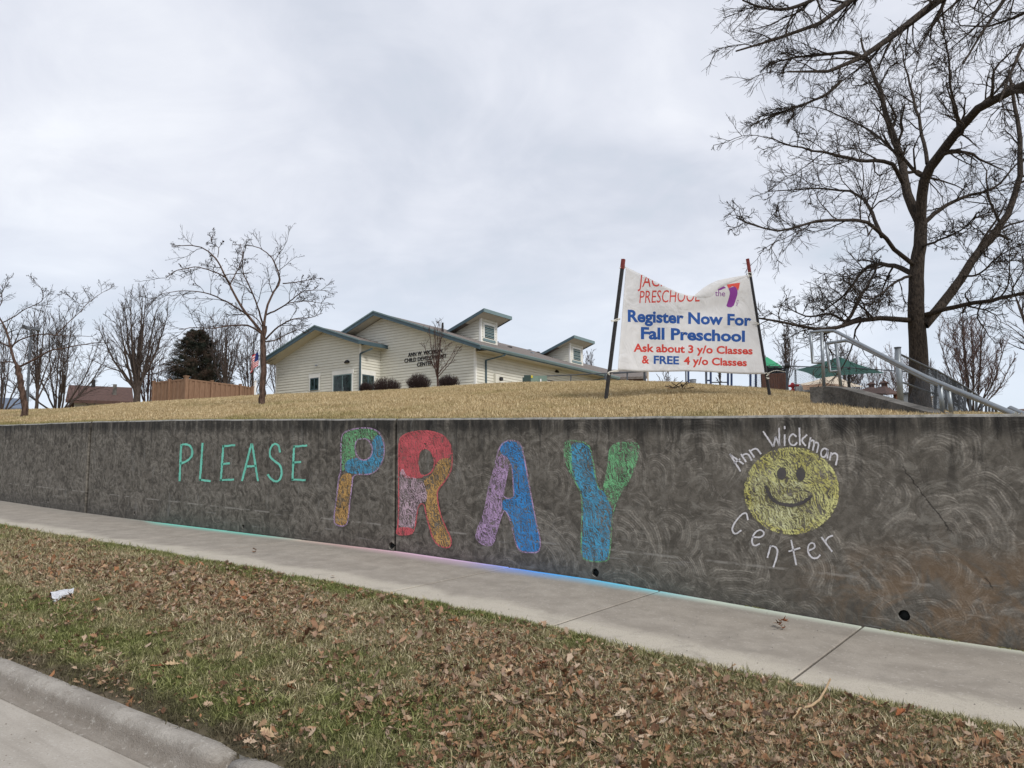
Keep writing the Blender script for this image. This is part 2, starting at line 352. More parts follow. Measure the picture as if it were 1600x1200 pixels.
def wall_c(t):
    p0 = t.pos(); x, y, z = t.sep(p0); w = t.math('ADD', z, t.math('MULTIPLY', x, G))
    p = t.comb(x, w, t.math('MULTIPLY', y, .3))
    s1 = swirl(t, p, 1.5, 36); s2 = swirl(t, p, 2.2, 34, 7.3, (.7, .6))
    pm = t.noise(p, 1.7, 4, .6, .8); grain = t.noise(p, 36, 5, .75); mid = t.noise(p, 7, 6, .68, 1.2)
    big = t.noise(p, .55, 4, .55)
    vert = t.noise(t.comb(t.math('MULTIPLY', x, 4.5), t.math('MULTIPLY', w, .55), 0), 2.2, 5, .65, .3)
    sw = t.math('MULTIPLY', t.math('MAXIMUM', t.math('POWER', s1, 1.6), t.math('POWER', s2, 1.8)), t.step(t.math('MULTIPLY', t.math('ADD', pm, mid), .5), .38, .58))
    sw = t.math('MULTIPLY', sw, t.step(grain, .22, .58))
    base = t.mix(t.step(mid, .3, .7), (.050, .044, .036), (.165, .148, .124))
    base = t.mix(t.step(t.math('ADD', t.math('MULTIPLY', mid, .5), t.math('MULTIPLY', grain, .5)), .5, .62), base, (.165, .15, .128))
    right = t.step(x, -7.5, -1.5)
    base = t.mix(t.math('MULTIPLY', right, .4), base, (.155, .138, .115))
    mb = t.noise(t.comb(t.math('MULTIPLY', x, 1.0), t.math('MULTIPLY', w, 1.25), 5), 2.6, 8, .72, 2.6); mb2 = t.noise(t.comb(x, w, 9), 6.0, 7, .74, 3.2)
    c = t.mix(t.math('MULTIPLY', sw, t.math('MULTIPLY_ADD', right, .35, .42)), base, (.36, .33, .285))
    c = t.mix(t.math('MULTIPLY', t.step(mb, .52, .66), t.math('MULTIPLY_ADD', right, .2, .5)), c, (.25, .232, .20))
    c = t.mix(t.math('MULTIPLY', t.step(mb2, .56, .66), .22), c, (.27, .255, .23))
    c = t.mix(t.math('MULTIPLY', t.math('SUBTRACT', 1, t.step(mb2, .34, .46)), .35), c, (.04, .037, .032))
    dark = t.math('MULTIPLY', t.step(vert, .5, .68), t.step(w, -.5, .25))
    c = t.mix(t.math('MULTIPLY', dark, .75), c, (.022, .02, .018))
    c = t.mix(t.math('MULTIPLY', t.math('MULTIPLY', t.step(w, .18, .34), t.step(t.math('ADD', vert, t.math('MULTIPLY', mid, .4)), .5, .75)), .8), c, (.018, .017, .016))
    lt = t.math('MULTIPLY', t.step(t.noise(t.comb(t.math('MULTIPLY', x, 3.5), t.math('MULTIPLY', w, .8), 3), 2, 5, .7), .55, .72), t.math('MULTIPLY', t.math('SUBTRACT', 1, right), .5))
    c = t.mix(lt, c, (.22, .215, .2))
    # darker foot and horizontal pour marks
    foot = t.math('SUBTRACT', 1, t.step(t.math('ADD', w, t.math('MULTIPLY', mid, .25)), -1.2, -.9))
    c = t.mix(t.math('MULTIPLY', foot, .45), c, (.055, .052, .048))
    pl = t.noise(t.comb(t.math('MULTIPLY', x, .8), t.math('MULTIPLY', w, 16), 0), 2, 4, .6, .3)
    c = t.mix(t.math('MULTIPLY', t.math('MULTIPLY', t.step(pl, .62, .7), t.math('SUBTRACT', 1, t.step(w, -1.0, -.7))), .6), c, (.26, .25, .235))
    fl = t.math('ADD', w, t.math('MULTIPLY', mid, .03)); ln_ = t.math('MULTIPLY', t.math('SUBTRACT', 1, t.step(t.math('ABSOLUTE', t.math('ADD', fl, .93)), .004, .016)), t.step(t.noise(p, 2.0, 4, .7), .48, .56))
    c = t.mix(t.math('MULTIPLY', ln_, .6), c, (.33, .31, .28))
    # rust and clay coloured stain low at the downhill end
    rs = t.math('MULTIPLY', t.step(x, -2.6, -1.3), t.math('SUBTRACT', 1, t.step(t.math('ADD', w, t.math('MULTIPLY', big, .9)), -.55, .1)))
    rs = t.math('MULTIPLY', rs, t.step(t.noise(p, 2.6, 5, .7, 1.0), .42, .62))
    c = t.mix(t.math('MULTIPLY', rs, .5), c, (.22, .135, .07))
    # hairline crack running down to the right
    cx_ = t.math('ADD', t.math('MULTIPLY', t.math('ADD', w, 1.2), -.62), t.math('ADD', -.63, t.math('MULTIPLY', mid, .12)))
    cr = t.math('SUBTRACT', 1, t.step(t.math('ABSOLUTE', t.math('SUBTRACT', x, cx_)), .0, .012))
    cr = t.math('MULTIPLY', cr, t.step(t.noise(p, 3, 2), .38, .5))
    cr = t.math('MULTIPLY', cr, t.math('SUBTRACT', 1, t.step(w, -.1, .1)))
    c = t.mix(t.math('MULTIPLY', cr, .85), c, (.015, .013, .012))
    pit = t.n('ShaderNodeTexVoronoi', {'Vector': p, 'Scale': 7.0}).outputs
    pk = t.math('MULTIPLY', t.math('SUBTRACT', 1, t.step(pit['Distance'], .05, .09)), t.step(t.sep(pit['Color'])[0], .86, .88))
    c = t.mix(t.math('MULTIPLY', pk, .9), c, (.012, .011, .01))
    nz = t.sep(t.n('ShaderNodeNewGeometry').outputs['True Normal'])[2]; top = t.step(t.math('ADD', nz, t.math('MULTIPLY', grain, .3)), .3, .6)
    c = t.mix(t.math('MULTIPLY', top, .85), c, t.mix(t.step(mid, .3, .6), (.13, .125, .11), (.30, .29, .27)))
    h = t.math('ADD', t.math('MULTIPLY', sw, .8), t.math('MULTIPLY', grain, .5))
    return dict(col=c, bump=h, bs=.5, bd=.012)
M['wall'] = mat('stained retaining wall concrete', wall_c, .88)
M['cheek'] = plain('weathered cheek wall concrete', (.10, .094, .086), .6, 3, .9, bump=.6)

def chalk(name, c, cover=.62, c2=None):
    def f(t):
        p0 = t.pos(); x, y, z = t.sep(p0); w = t.math('ADD', z, t.math('MULTIPLY', x, G)); p = t.comb(x, w, 0.0)
        m_ = t.noise(p, 5, 3, .6)
        wv = t.math('MULTIPLY', t.math('SUBTRACT', t.noise(p, 3.0, 3, .6), .5), .5)
        st = t.noise(t.comb(t.math('ADD', t.math('MULTIPLY', x, 34), t.math('MULTIPLY', t.math('ADD', w, wv), 26)), t.math('ADD', t.math('MULTIPLY', x, -5), t.math('MULTIPLY', t.math('ADD', w, wv), 8)), 0), 1.6, 4, .7, 1.2)
        g = t.noise(p, 60, 4, .75, .6)
        k = t.math('ADD', t.math('MULTIPLY', st, 1.25), t.math('ADD', t.math('MULTIPLY', g, .5), t.math('MULTIPLY', m_, .18)))
        lo = (1.235 if cover < .9 else 1.1) - cover * .55
        a = t.step(k, lo, lo + .16)
        col = t.mix(t.step(m_, .35, .65), tuple(q * .82 for q in c), c2 or c)
        return dict(col=col, alpha=t.math('MULTIPLY', a, .86), rough=.95, spec=.1)
    return mat(name, f)
CH = dict(teal=chalk('mint chalk', (.24, .76, .60), .98), green=chalk('green chalk', (.24, .62, .3), .62), blue=chalk('blue chalk', (.11, .44, .70), .64),
          blue2=chalk('strong blue chalk', (.07, .34, .78), .68), orange=chalk('orange chalk', (.68, .41, .15), .64), red=chalk('red chalk', (.72, .15, .17), .76),
          pink=chalk('pale pink chalk', (.68, .5, .58), .62), lilac=chalk('lilac chalk', (.58, .40, .64), .66), yellow=chalk('yellow chalk', (.76, .70, .22), .62, (.8, .78, .35)),
          pale=chalk('pale yellow chalk', (.74, .74, .48), .5), white=chalk('white chalk', (.85, .83, .86), .92), grey=chalk('grey chalk', (.10, .092, .1), .99))

# ------------------------------------------------------------------ ground surfaces
def sheet(name, S, T, zf, m, warp=None, **k):
    S = np.asarray(S, float); T = np.asarray(T, float); X, Y = np.meshgrid(S, T)
    if warp: Y = warp(X, Y)
    Z = zf(X, Y)
    V = np.stack([X, Y, Z], -1).reshape(-1, 3); nx = len(S); ny = len(T)
    i = (np.arange(ny - 1)[:, None] * nx + np.arange(nx - 1)).ravel(); Q = np.stack([i, i + 1, i + nx + 1, i + nx], -1)
    return link(name, npmesh(name, V, Q), m, **k)
def soil_c(t):
    p = t.pos(); n = t.noise(p, 9, 6, .7); n2 = t.noise(p, 1.2, 4); x, y, z = t.sep(p)
    c = t.mix(t.step(n, .35, .65), (.045, .034, .024), (.13, .10, .07)); return dict(col=t.mix(t.math('MULTIPLY', n2, .5), c, (.09, .085, .04)), bump=n, bs=.8, bd=.02)
M['soil'] = mat('verge soil', soil_c, .95)
def straw_c(t):
    p = t.pos(); n = t.noise(p, 5, 6, .7); n2 = t.noise(p, .35, 4)
    c = t.mix(t.step(n, .3, .7), (.20, .15, .075), (.36, .28, .15)); return dict(col=t.mix(t.step(n2, .5, .7), c, (.17, .16, .07)), bump=n, bs=.6, bd=.03)
M['straw'] = mat('dry lawn', straw_c, .95)

def geo(a, b, n, p=1.0): return a + (b - a) * np.linspace(0, 1, n) ** p
SX = np.concatenate([-geo(45, 900, 30, 2.5)[::-1], np.linspace(-44, 14, 150), geo(15, 700, 26, 2.5)])
TY = np.concatenate([[7.215], 7.215 + geo(.1, 40, 120, 1.5), geo(48, 1200, 40, 2.4)])
lawn = sheet('lawn', SX, TY, ground, M['straw'], kind='structure')
def verge_z(X, Y):
    w0 = walk_w(X, 5.03); u = (5.03 - Y) / (2.80 - KS(X))
    return zs(X, w0 + (-1.505 - w0) * u + .05 * np.sin(np.pi * np.clip(u, 0, 1)) - .012)
sheet('verge', np.linspace(-40, 16, 250), np.linspace(0, 1, 30)[::-1], verge_z, M['soil'], warp=lambda X, T: 5.03 - T * (2.80 - KS(X)), kind='structure')
def street_z(X, Y): return zs(X, -1.622 + .02 * np.clip(2.0 - Y, 0, 3.5) - .02 * np.clip(-1.5 - Y, 0, 3.5))
sheet('street', np.linspace(-60, 40, 60), np.concatenate([np.linspace(-5, 2.02, 12)]), street_z, M['street'], warp=lambda X, Y: Y + KS(X) * np.clip((Y + 5) / 7.02, 0, 1), kind='structure')
sheet('far_ground', np.linspace(-900, 700, 30), np.linspace(-600, -5, 20), lambda X, Y: zs(np.clip(X, -60, 40), -1.66) + 0 * Y, M['straw'], kind='structure')
# base under pavement so nothing shows through joints
sheet('pavement_base', np.linspace(-40, 16, 120), np.array([4.99, 6.0, 7.1]), lambda X, Y: zs(X, walk_w(X, Y) - .05), M['soil'], kind='structure')

walk = bpy.data.objects.new('sidewalk', None); COL.objects.link(walk); tag(walk, kind='structure')
js = [-1.69 - 1.85 * k for k in range(-7, 21)]; js = sorted(js)
js = [j if abs(j + 14.64) > .3 else -14.9 for j in js]
for a_, b_ in zip(js[:-1], js[1:]):
    v = []; f = []; n = 5; gj = .007
    dz = random.Random(int(a_ * 100)).uniform(-.003, .003)
    prof = [(5.03, -.09), (5.03, -.008), (5.04, 0), (6.0, .0), (6.975, 0), (6.99, -.09)]
    xs = np.linspace(a_ + gj, b_ - gj, n + 1)
    xs = [xs[0]] + [xs[0] + .009] + list(xs[1:-1]) + [xs[-1] - .009] + [xs[-1]]
    for i, x_ in enumerate(xs):
        drop = -.006 if i in (0, len(xs) - 1) else 0
        for (y_, dw) in prof: v.append((x_, y_, zs(x_, walk_w(x_, y_) + dw + drop + dz)))
    m_ = len(prof)
    for i in range(len(xs) - 1):
        for j in range(m_ - 1): f.append((i * m_ + j, (i + 1) * m_ + j, (i + 1) * m_ + j + 1, i * m_ + j + 1))
    f.append(tuple(range(m_))); f.append(tuple(range((len(xs) - 1) * m_, len(xs) * m_))[::-1])
    link('slab', mesh('slab', v, f), M['walk'], walk)

for j_ in js:
    ys = np.linspace(5.04, 6.98, 12); hw = .0055 if abs(j_ + 14.9) > .01 else .02; v = []
    for k_, y_ in enumerate(ys): wg = .004 * math.sin(y_ * 9 + j_); v += [(j_ - hw, y_, zs(j_, walk_w(j_, y_) - .0055)), (j_ + hw + wg * 0, y_, zs(j_, walk_w(j_, y_) - .0055))]
    link('joint_filler', mesh('joint_filler', v, [(2 * k_, 2 * k_ + 1, 2 * k_ + 3, 2 * k_ + 2) for k_ in range(11)]), M['soildark'], walk)
kerb = bpy.data.objects.new('kerb', None); COL.objects.link(kerb); tag(kerb, kind='structure')
kj = [-34, -30.6, -27.2, -23.8, -20.4, -17, -13.6, -10.2, -6.8, -3.5, 0., 3.4, 6.8, 10.2]
prof = [(2.25, -1.75), (2.245, -1.512), (2.235, -1.499), (2.185, -1.495), (2.155, -1.499), (2.132, -1.511), (2.115, -1.535), (2.098, -1.575), (2.08, -1.60), (2.055, -1.612), (2.03, -1.617), (2.02, -1.618), (2.015, -1.75)]
for a_, b_ in zip(kj[:-1], kj[1:]):
    g_ = .012 if a_ != -3.5 else .03
    xs = np.linspace(a_ + g_, b_ - (.012 if b_ != -3.5 else .04), 24); v = []; f = []
    rr = random.Random(int(a_ * 10))
    for i, x_ in enumerate(xs):
        e = min(i, len(xs) - 1 - i); dr = .02 if e == 0 else 0
        for (y_, w_) in prof:
            v.append((x_ + rr.uniform(-.004, .004) * (e > 0), y_ + KS(x_) + rr.uniform(-.003, .003), zs(x_, w_ - dr * (w_ > -1.6) + rr.uniform(-.0015, .0015))))
    m_ = len(prof)
    for i in range(len(xs) - 1):
        for j in range(m_ - 1): f.append((i * m_ + j, i * m_ + j + 1, (i + 1) * m_ + j + 1, (i + 1) * m_ + j))
    f.append(tuple(range(m_))[::-1]); f.append(tuple(range((len(xs) - 1) * m_, len(xs) * m_)))
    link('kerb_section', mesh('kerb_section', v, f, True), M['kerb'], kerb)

# ------------------------------------------------------------------ retaining wall
rw = thing('retaining_wall', (-7.3, 7.1, zs(-7.3, -1.3)), 'long dark stained concrete retaining wall with chalk drawings beside the sidewalk', 'wall')
def onwall(px, py, off=.003):
    r = ray(px, py); return r * ((7.0 - off) / r[1])
def wpix(px, py):
    q = onwall(px, py, 0); return q
holes = [(611, 853, .045), (930, 895, .042), (1413, 962, .045), (380, 823, .03), (210, 802, .028), (75, 783, .028)]
jt = [-40, -24.6, -15.86, -7.26, 1.34, 10]
for a_, b_ in zip(jt[:-1], jt[1:]):
    ga = .05 if a_ == -15.86 else .014; gb = .04 if b_ == -15.86 else .014
    xs = np.linspace(a_ + ga, b_ - gb, max(4, int((b_ - a_) / .35))); xs = np.concatenate([[xs[0], xs[0] + .018], xs[1:-1], [xs[-1] - .018, xs[-1]]]); v = []; f = []
    rr = random.Random(int(a_ * 7) + 3)
    for i, x_ in enumerate(xs):
        tw = wt(x_) + .02 + rr.uniform(-.004, .004); ed = .018 if i in (0, len(xs) - 1) else 0
        for (y_, w_) in ((7.0 + ed, -1.9), (7.0 + ed, tw - .024), (7.014 + ed, tw - .006), (7.035 + ed, tw), (7.21, tw - .005), (7.21, -1.9)):
            v.append((x_, y_, zs(x_, w_)))
    m_ = 6
    for i in range(len(xs) - 1):
        for j in range(m_): f.append((i * m_ + j, (i + 1) * m_ + j, (i + 1) * m_ + (j + 1) % m_, i * m_ + (j + 1) % m_))
    f.append(tuple(range(m_))); f.append(tuple(range((len(xs) - 1) * m_, len(xs) * m_))[::-1])
    me = mesh('wall_panel', v, f); bm = bmesh.new(); bm.from_mesh(me); bmesh.ops.recalc_face_normals(bm, faces=bm.faces); bm.to_mesh(me); bm.free()
    o = link('wall_panel', me, M['wall'], rw)
    hs = [h for h in holes if a_ < wpix(h[0], h[1])[0] < b_]
    if hs:
        cut = MB()
        for hx, hy, hr in hs:
            q = wpix(hx, hy); rr = random.Random(hx)
            ring = [hr * rr.uniform(.9, 1.1) for _ in range(14)]
            pr = [(q[0] + ring[k] * math.cos(k / 14 * 6.2832), 6.9, q[2] + ring[k] * 1.05 * math.sin(k / 14 * 6.2832)) for k in range(14)]
            cut.prism(pr, (0, .26, 0))
        cm = cut.mesh('cut'); c = bpy.data.objects.new('cut', cm); COL.objects.link(c)
        bmod = o.modifiers.new('b', 'BOOLEAN'); bmod.object = c; bmod.operation = 'DIFFERENCE'; bmod.solver = 'EXACT'
        dg = bpy.context.evaluated_depsgraph_get(); nm = bpy.data.meshes.new_from_object(o.evaluated_get(dg))
        o.modifiers.clear(); o.data = nm; nm.name = 'wall_panel'; bpy.data.objects.remove(c)
        for hx, hy, hr in hs:
            q = wpix(hx, hy); b = MB(); b.tube([(q[0], 7.03, q[2]), (q[0], 7.15, q[2])], hr * .86, 12)
            b.build('weep_hole', M['dark'], rw, True)

def poly_mesh(name, pts3):
    tris = tessellate_polygon([[Vector(p) for p in pts3]]); return mesh(name, pts3, tris)
def smoothpoly(pts, it=2, closed=True):
    p = [np.array(q, float) for q in pts]
    for _ in range(it):
        o = []; n = len(p)
        rng_ = range(n) if closed else range(n - 1)
        if not closed: o.append(p[0])
        for i in rng_:
            a, b = p[i], p[(i + 1) % n]; o += [a * .75 + b * .25, a * .25 + b * .75]
        if not closed: o.append(p[-1])
        p = o
    return p
def ribbon(pts, w, seed=0, closed=False):
    """pixel poly-line -> ragged ribbon in pixel space (list of quads)"""
    rr = random.Random(seed); p = [np.array(q, float) for q in pts]
    if closed: p.append(p[0])
    d_ = []; 
    for a, b in zip(p[:-1], p[1:]):
        n = max(1, int(np.linalg.norm(b - a) / 1.6))
        for i in range(n): d_.append(a + (b - a) * i / n)
    d_.append(p[-1]); V = []; F = []
    for i, q in enumerate(d_):
        t_ = d_[min(i + 1, len(d_) - 1)] - d_[max(i - 1, 0)]; t_ = t_ / (np.linalg.norm(t_) + 1e-9); n_ = np.array([-t_[1], t_[0]])
        V += [q + n_ * w * rr.uniform(.38, .62), q - n_ * w * rr.uniform(.38, .62)]
        if i: F.append((2 * i - 2, 2 * i - 1, 2 * i + 1, 2 * i))
    return V, F
def chalk_fill(pts, m, sc, org, parent, off=.003, name='chalk_fill'):
    p = smoothpoly([(org[0] + x / sc, org[1] + y / sc) for x, y in pts], 2)
    p3 = [onwall(q[0], q[1], off) for q in p]; return link(name, poly_mesh(name, p3), m, parent)
def chalk_line(lines, m, sc, org, parent, w=2.6, off=.006, closed=False, name='chalk_stroke', it=1, **k):
    b = MB()
    for i, ln in enumerate(lines):
        p = [(org[0] + x / sc, org[1] + y / sc) for x, y in ln]
        if len(p) > 2: p = smoothpoly(p, it + 1, closed)
        V, F = ribbon(p, w, i + len(lines), closed); b.add([onwall(q[0], q[1], off) for q in V], F)
    return link(name, mesh(name, b.v, b.f), m, parent, **k)
Z6 = (4.0, (240, 640)); Z7 = (1600 / 460, (580, 640)); Z8 = (1600 / 540, (1060, 640))
please = [('P', [[(162, 447), (172, 222)], [(170, 222), (205, 214), (234, 230), (244, 262), (235, 300), (205, 325), (166, 337)]]),
          ('L', [[(306, 208), (290, 445)], [(285, 438), (356, 447)]]),
          ('E', [[(436, 222), (420, 447)], [(432, 230), (510, 221)], [(428, 342), (476, 335)], [(416, 441), (502, 437)]]),
          ('A', [[(612, 212), (552, 447)], [(616, 212), (652, 447)], [(578, 356), (640, 352)]]),
          ('S', [[(790, 268), (782, 222), (755, 210), (728, 240), (724, 290), (755, 322), (792, 345), (803, 395), (790, 440), (765, 452), (735, 436), (712, 405)]]),
          ('E', [[(878, 226), (868, 442)], [(872, 232), (960, 224)], [(868, 332), (922, 327)], [(862, 437), (950, 441)]])]
for ch, ln in please:
    chalk_line(ln, CH['teal'], *Z6, rw, 3.1, name='chalk_letter', label='mint green chalk letter ' + ch)
def letter(label, fills, lines, oc, Z):
    e = bpy.data.objects.new('chalk_letter', None); COL.objects.link(e); e.parent = rw; e.matrix_parent_inverse = rw.matrix_basis.inverted(); tag(e, label)
    for i, (pts, c) in enumerate(fills):
        p = smoothpoly([(Z[1][0] + x / Z[0], Z[1][1] + y / Z[0]) for x, y in pts], 2)
        o = bpy.data.objects.new('chalk_fill', poly_mesh('chalk_fill', [onwall(q[0], q[1], .003 + .0015 * i) for q in p])); COL.objects.link(o); o.data.materials.append(CH[c]); o.parent = e
    b = MB()
    for i, ln in enumerate(lines):
        p = smoothpoly([(Z[1][0] + x / Z[0], Z[1][1] + y / Z[0]) for x, y in ln], 2); V, F = ribbon(p, 2.0, i, True); b.add([onwall(q[0], q[1], .011) for q in V], F)
    o = bpy.data.objects.new('chalk_outline', mesh('chalk_outline', b.v, b.f)); COL.objects.link(o); o.data.materials.append(CH[oc]); o.parent = e
letter('large chalk letter P in green, blue and orange',
       [([(1174, 390), (1172, 180), (1190, 148), (1240, 126), (1320, 116), (1375, 124), (1412, 148), (1362, 196), (1340, 180), (1300, 182), (1265, 190), (1256, 245), (1262, 300), (1205, 322), (1190, 388)], 'green'),
        ([(1190, 388), (1200, 318), (1262, 300), (1278, 305), (1320, 324), (1360, 294), (1371, 240), (1360, 192), (1410, 148), (1436, 200), (1441, 262), (1427, 330), (1392, 380), (1340, 405), (1250, 402)], 'blue'),
        ([(1165, 402), (1243, 395), (1236, 470), (1225, 560), (1212, 700), (1192, 728), (1135, 716), (1130, 680), (1148, 540)], 'orange')],
       [[(1172, 396), (1170, 180), (1188, 144), (1240, 122), (1320, 112), (1380, 122), (1418, 150), (1438, 200), (1444, 262), (1430, 330), (1394, 384), (1342, 408), (1246, 402), (1240, 470), (1228, 560), (1215, 702), (1194, 732), (1132, 720), (1126, 680), (1145, 540), (1160, 404)],
        [(1265, 190), (1300, 182), (1340, 182), (1371, 240), (1360, 292), (1320, 322), (1275, 302), (1257, 245)]], 'lilac', Z6)
letter('large chalk letter R in red, pale pink and orange',
       [([(150, 368), (150, 180), (165, 145), (230, 120), (320, 117), (390, 140), (430, 190), (438, 268), (372, 268), (348, 310), (345, 270), (325, 225), (290, 206), (262, 226), (255, 290), (258, 352), (292, 362), (255, 378)], 'red'),
        ([(370, 265), (440, 262), (432, 330), (400, 385), (362, 430), (355, 470), (370, 560), (402, 640), (434, 700), (430, 748), (385, 746), (342, 715), (320, 640), (300, 560), (295, 508), (305, 450), (280, 385), (322, 362), (347, 315)], 'orange'),
        ([(158, 330), (175, 318), (190, 362), (250, 374), (282, 388), (300, 440), (306, 500), (256, 508), (242, 600), (236, 646), (142, 642), (145, 560), (150, 440)], 'pink'),
        ([(140, 636), (236, 642), (214, 680), (131, 677)], 'red')],
       [[(148, 640), (150, 400), (148, 180), (163, 142), (230, 117), (320, 114), (392, 138), (434, 190), (442, 262), (436, 330), (402, 388), (362, 434), (357, 470), (372, 560), (404, 640), (436, 700), (432, 750), (385, 750), (340, 718), (316, 640), (296, 560), (288, 512), (258, 512), (244, 600), (236, 650), (216, 682), (130, 680)],
        [(258, 232), (290, 206), (326, 224), (347, 280), (337, 332), (300, 360), (260, 354), (254, 290)]], 'red', Z7)
letter('large chalk letter A in lilac and strong blue',
       [([(697, 235), (705, 172), (808, 172), (830, 270), (860, 440), (890, 600), (915, 700), (915, 772), (850, 773), (802, 762), (780, 690), (762, 600), (735, 552), (712, 540), (708, 488), (776, 484), (772, 400), (764, 300), (745, 262)], 'blue2'),
        ([(697, 232), (746, 264), (748, 292), (727, 400), (712, 484), (712, 545), (682, 650), (661, 738), (610, 732), (570, 700), (580, 650), (620, 560), (640, 430), (670, 330)], 'lilac')],
       [[(703, 168), (812, 168), (834, 270), (864, 440), (894, 600), (919, 700), (919, 776), (850, 778), (798, 766), (776, 690), (758, 600), (732, 552), (716, 548), (684, 652), (663, 742), (608, 736), (566, 702), (576, 650), (616, 560), (636, 430), (666, 330)],
        [(750, 292), (764, 300), (772, 400), (777, 484), (714, 482), (728, 400)]], 'lilac', Z7)
letter('large chalk letter Y in blue and green',
       [([(1075, 174), (1180, 185), (1200, 260), (1215, 370), (1236, 437), (1264, 440), (1292, 500), (1312, 540), (1302, 640), (1292, 800), (1270, 826), (1150, 816), (1144, 760), (1150, 600), (1150, 460), (1118, 400), (1080, 330)], 'blue'),
        ([(1300, 184), (1440, 181), (1453, 200), (1440, 280), (1400, 380), (1350, 450), (1315, 532), (1290, 500), (1262, 442), (1270, 400), (1290, 300)], 'green'),
        ([(1047, 200), (1060, 175), (1088, 170), (1092, 330), (1122, 402), (1060, 290)], 'green')],
       [[(1045, 200), (1058, 172), (1090, 166), (1182, 182), (1203, 260), (1218, 370), (1236, 433), (1258, 437), (1270, 395), (1288, 300), (1298, 180), (1442, 178), (1457, 200), (1443, 282), (1404, 382), (1354, 452), (1318, 532), (1306, 640), (1296, 802), (1272, 830), (1148, 820), (1140, 760), (1146, 600), (1146, 462), (1114, 402), (1056, 292)]], 'green', Z7)
# smiley face
sm = bpy.data.objects.new('chalk_smiley', None); COL.objects.link(sm); sm.parent = rw; sm.matrix_parent_inverse = rw.matrix_basis.inverted(); tag(sm, 'round yellow chalk smiley face')
def ell(cx, cy, rx, ry, n=40, a=0): return [(cx + rx * math.cos(i / n * 6.2832), cy + ry * math.sin(i / n * 6.2832)) for i in range(n)]
def sub(name, me, m, par):
    o = bpy.data.objects.new(name, me); COL.objects.link(o); o.data.materials.append(m); o.parent = par; return o
def z8(x, y): return (1060 + x / Z8[0], 640 + y / Z8[0])
sub('chalk_fill', poly_mesh('f', [onwall(*z8(x, y), .003) for x, y in ell(524, 376, 218, 200)]), CH['yellow'], sm)
sub('chalk_fill', poly_mesh('f', [onwall(*z8(x, y), .0045) for x, y in [(330, 330), (380, 300), (450, 340), (560, 330), (620, 390), (640, 480), (600, 540), (500, 560), (400, 520), (340, 430)]]), CH['pale'], sm)
b = MB()
for k, rr_ in enumerate((1.0, .93)):
    V, F = ribbon([z8(x, y) for x, y in ell(524, 376, 216 * rr_, 198 * rr_, 60)], 3.2, k, True); b.add([onwall(q[0], q[1], .007) for q in V], F)
sub('chalk_outline', mesh('o', b.v, b.f), CH['yellow'], sm)
for cx_, cy_, rx_, ry_ in ((478, 297, 22, 29), (566, 299, 22, 31)): sub('eye', poly_mesh('e', [onwall(*z8(x, y), .010) for x, y in ell(cx_, cy_, rx_, ry_, 20)]), CH['grey'], sm)
V, F = ribbon([z8(x, y) for x, y in smoothpoly([(403, 352), (425, 405), (455, 432), (510, 444), (560, 438), (600, 415), (618, 396)], 2, False)], 5.2, 3)
sub('mouth', mesh('m', [onwall(q[0], q[1], .010) for q in V], F), CH['grey'], sm)
white = [('A', [[(238, 205), (288, 286)], [(236, 206), (302, 252)], [(258, 248), (286, 228)]]), ('n', [[(290, 206), (314, 243)], [(296, 212), (316, 202), (330, 214), (340, 236)]]), ('n', [[(328, 186), (352, 222)], [(336, 190), (358, 178), (370, 188), (383, 206)]]),
         ('W', [[(392, 100), (440, 172)], [(440, 172), (450, 125)], [(450, 125), (468, 168)], [(468, 168), (466, 84)]]), ('i', [[(492, 115), (492, 168)], [(491, 76), (493, 90)]]), ('c', [[(547, 126), (530, 110), (512, 128), (514, 158), (535, 168), (550, 152)]]),
         ('k', [[(560, 84), (563, 165)], [(596, 116), (567, 142), (590, 168)]]), ('m', [[(612, 128), (603, 180)], [(608, 150), (622, 138), (630, 154), (622, 190)], [(629, 155), (644, 150), (650, 165), (640, 200)]]),
         ('a', [[(690, 186), (675, 177), (660, 193), (660, 215), (675, 222), (688, 205), (692, 186)], [(692, 184), (690, 226)]]), ('n', [[(708, 198), (700, 235)], [(706, 212), (724, 198), (740, 214), (728, 258)]]),
         ('C', [[(322, 512), (316, 477), (295, 482), (262, 520), (246, 556), (262, 580), (292, 558)]]), ('e', [[(342, 590), (386, 592), (400, 570), (378, 553), (350, 573), (338, 610), (350, 634), (378, 620)]]),
         ('n', [[(428, 628), (412, 686)], [(426, 632), (452, 634), (462, 660), (440, 730)]]), ('t', [[(522, 603), (546, 720)], [(510, 657), (564, 640)]]), ('e', [[(600, 654), (634, 640), (628, 616), (604, 620), (597, 655), (615, 686), (642, 690), (657, 672)]]),
         ('r', [[(662, 590), (712, 658)], [(680, 612), (692, 590), (716, 583)]])]
for ch, ln in white: chalk_line(ln, CH['white'], *Z8, rw, 2.6, name='chalk_letter', label='white chalk letter ' + ch)

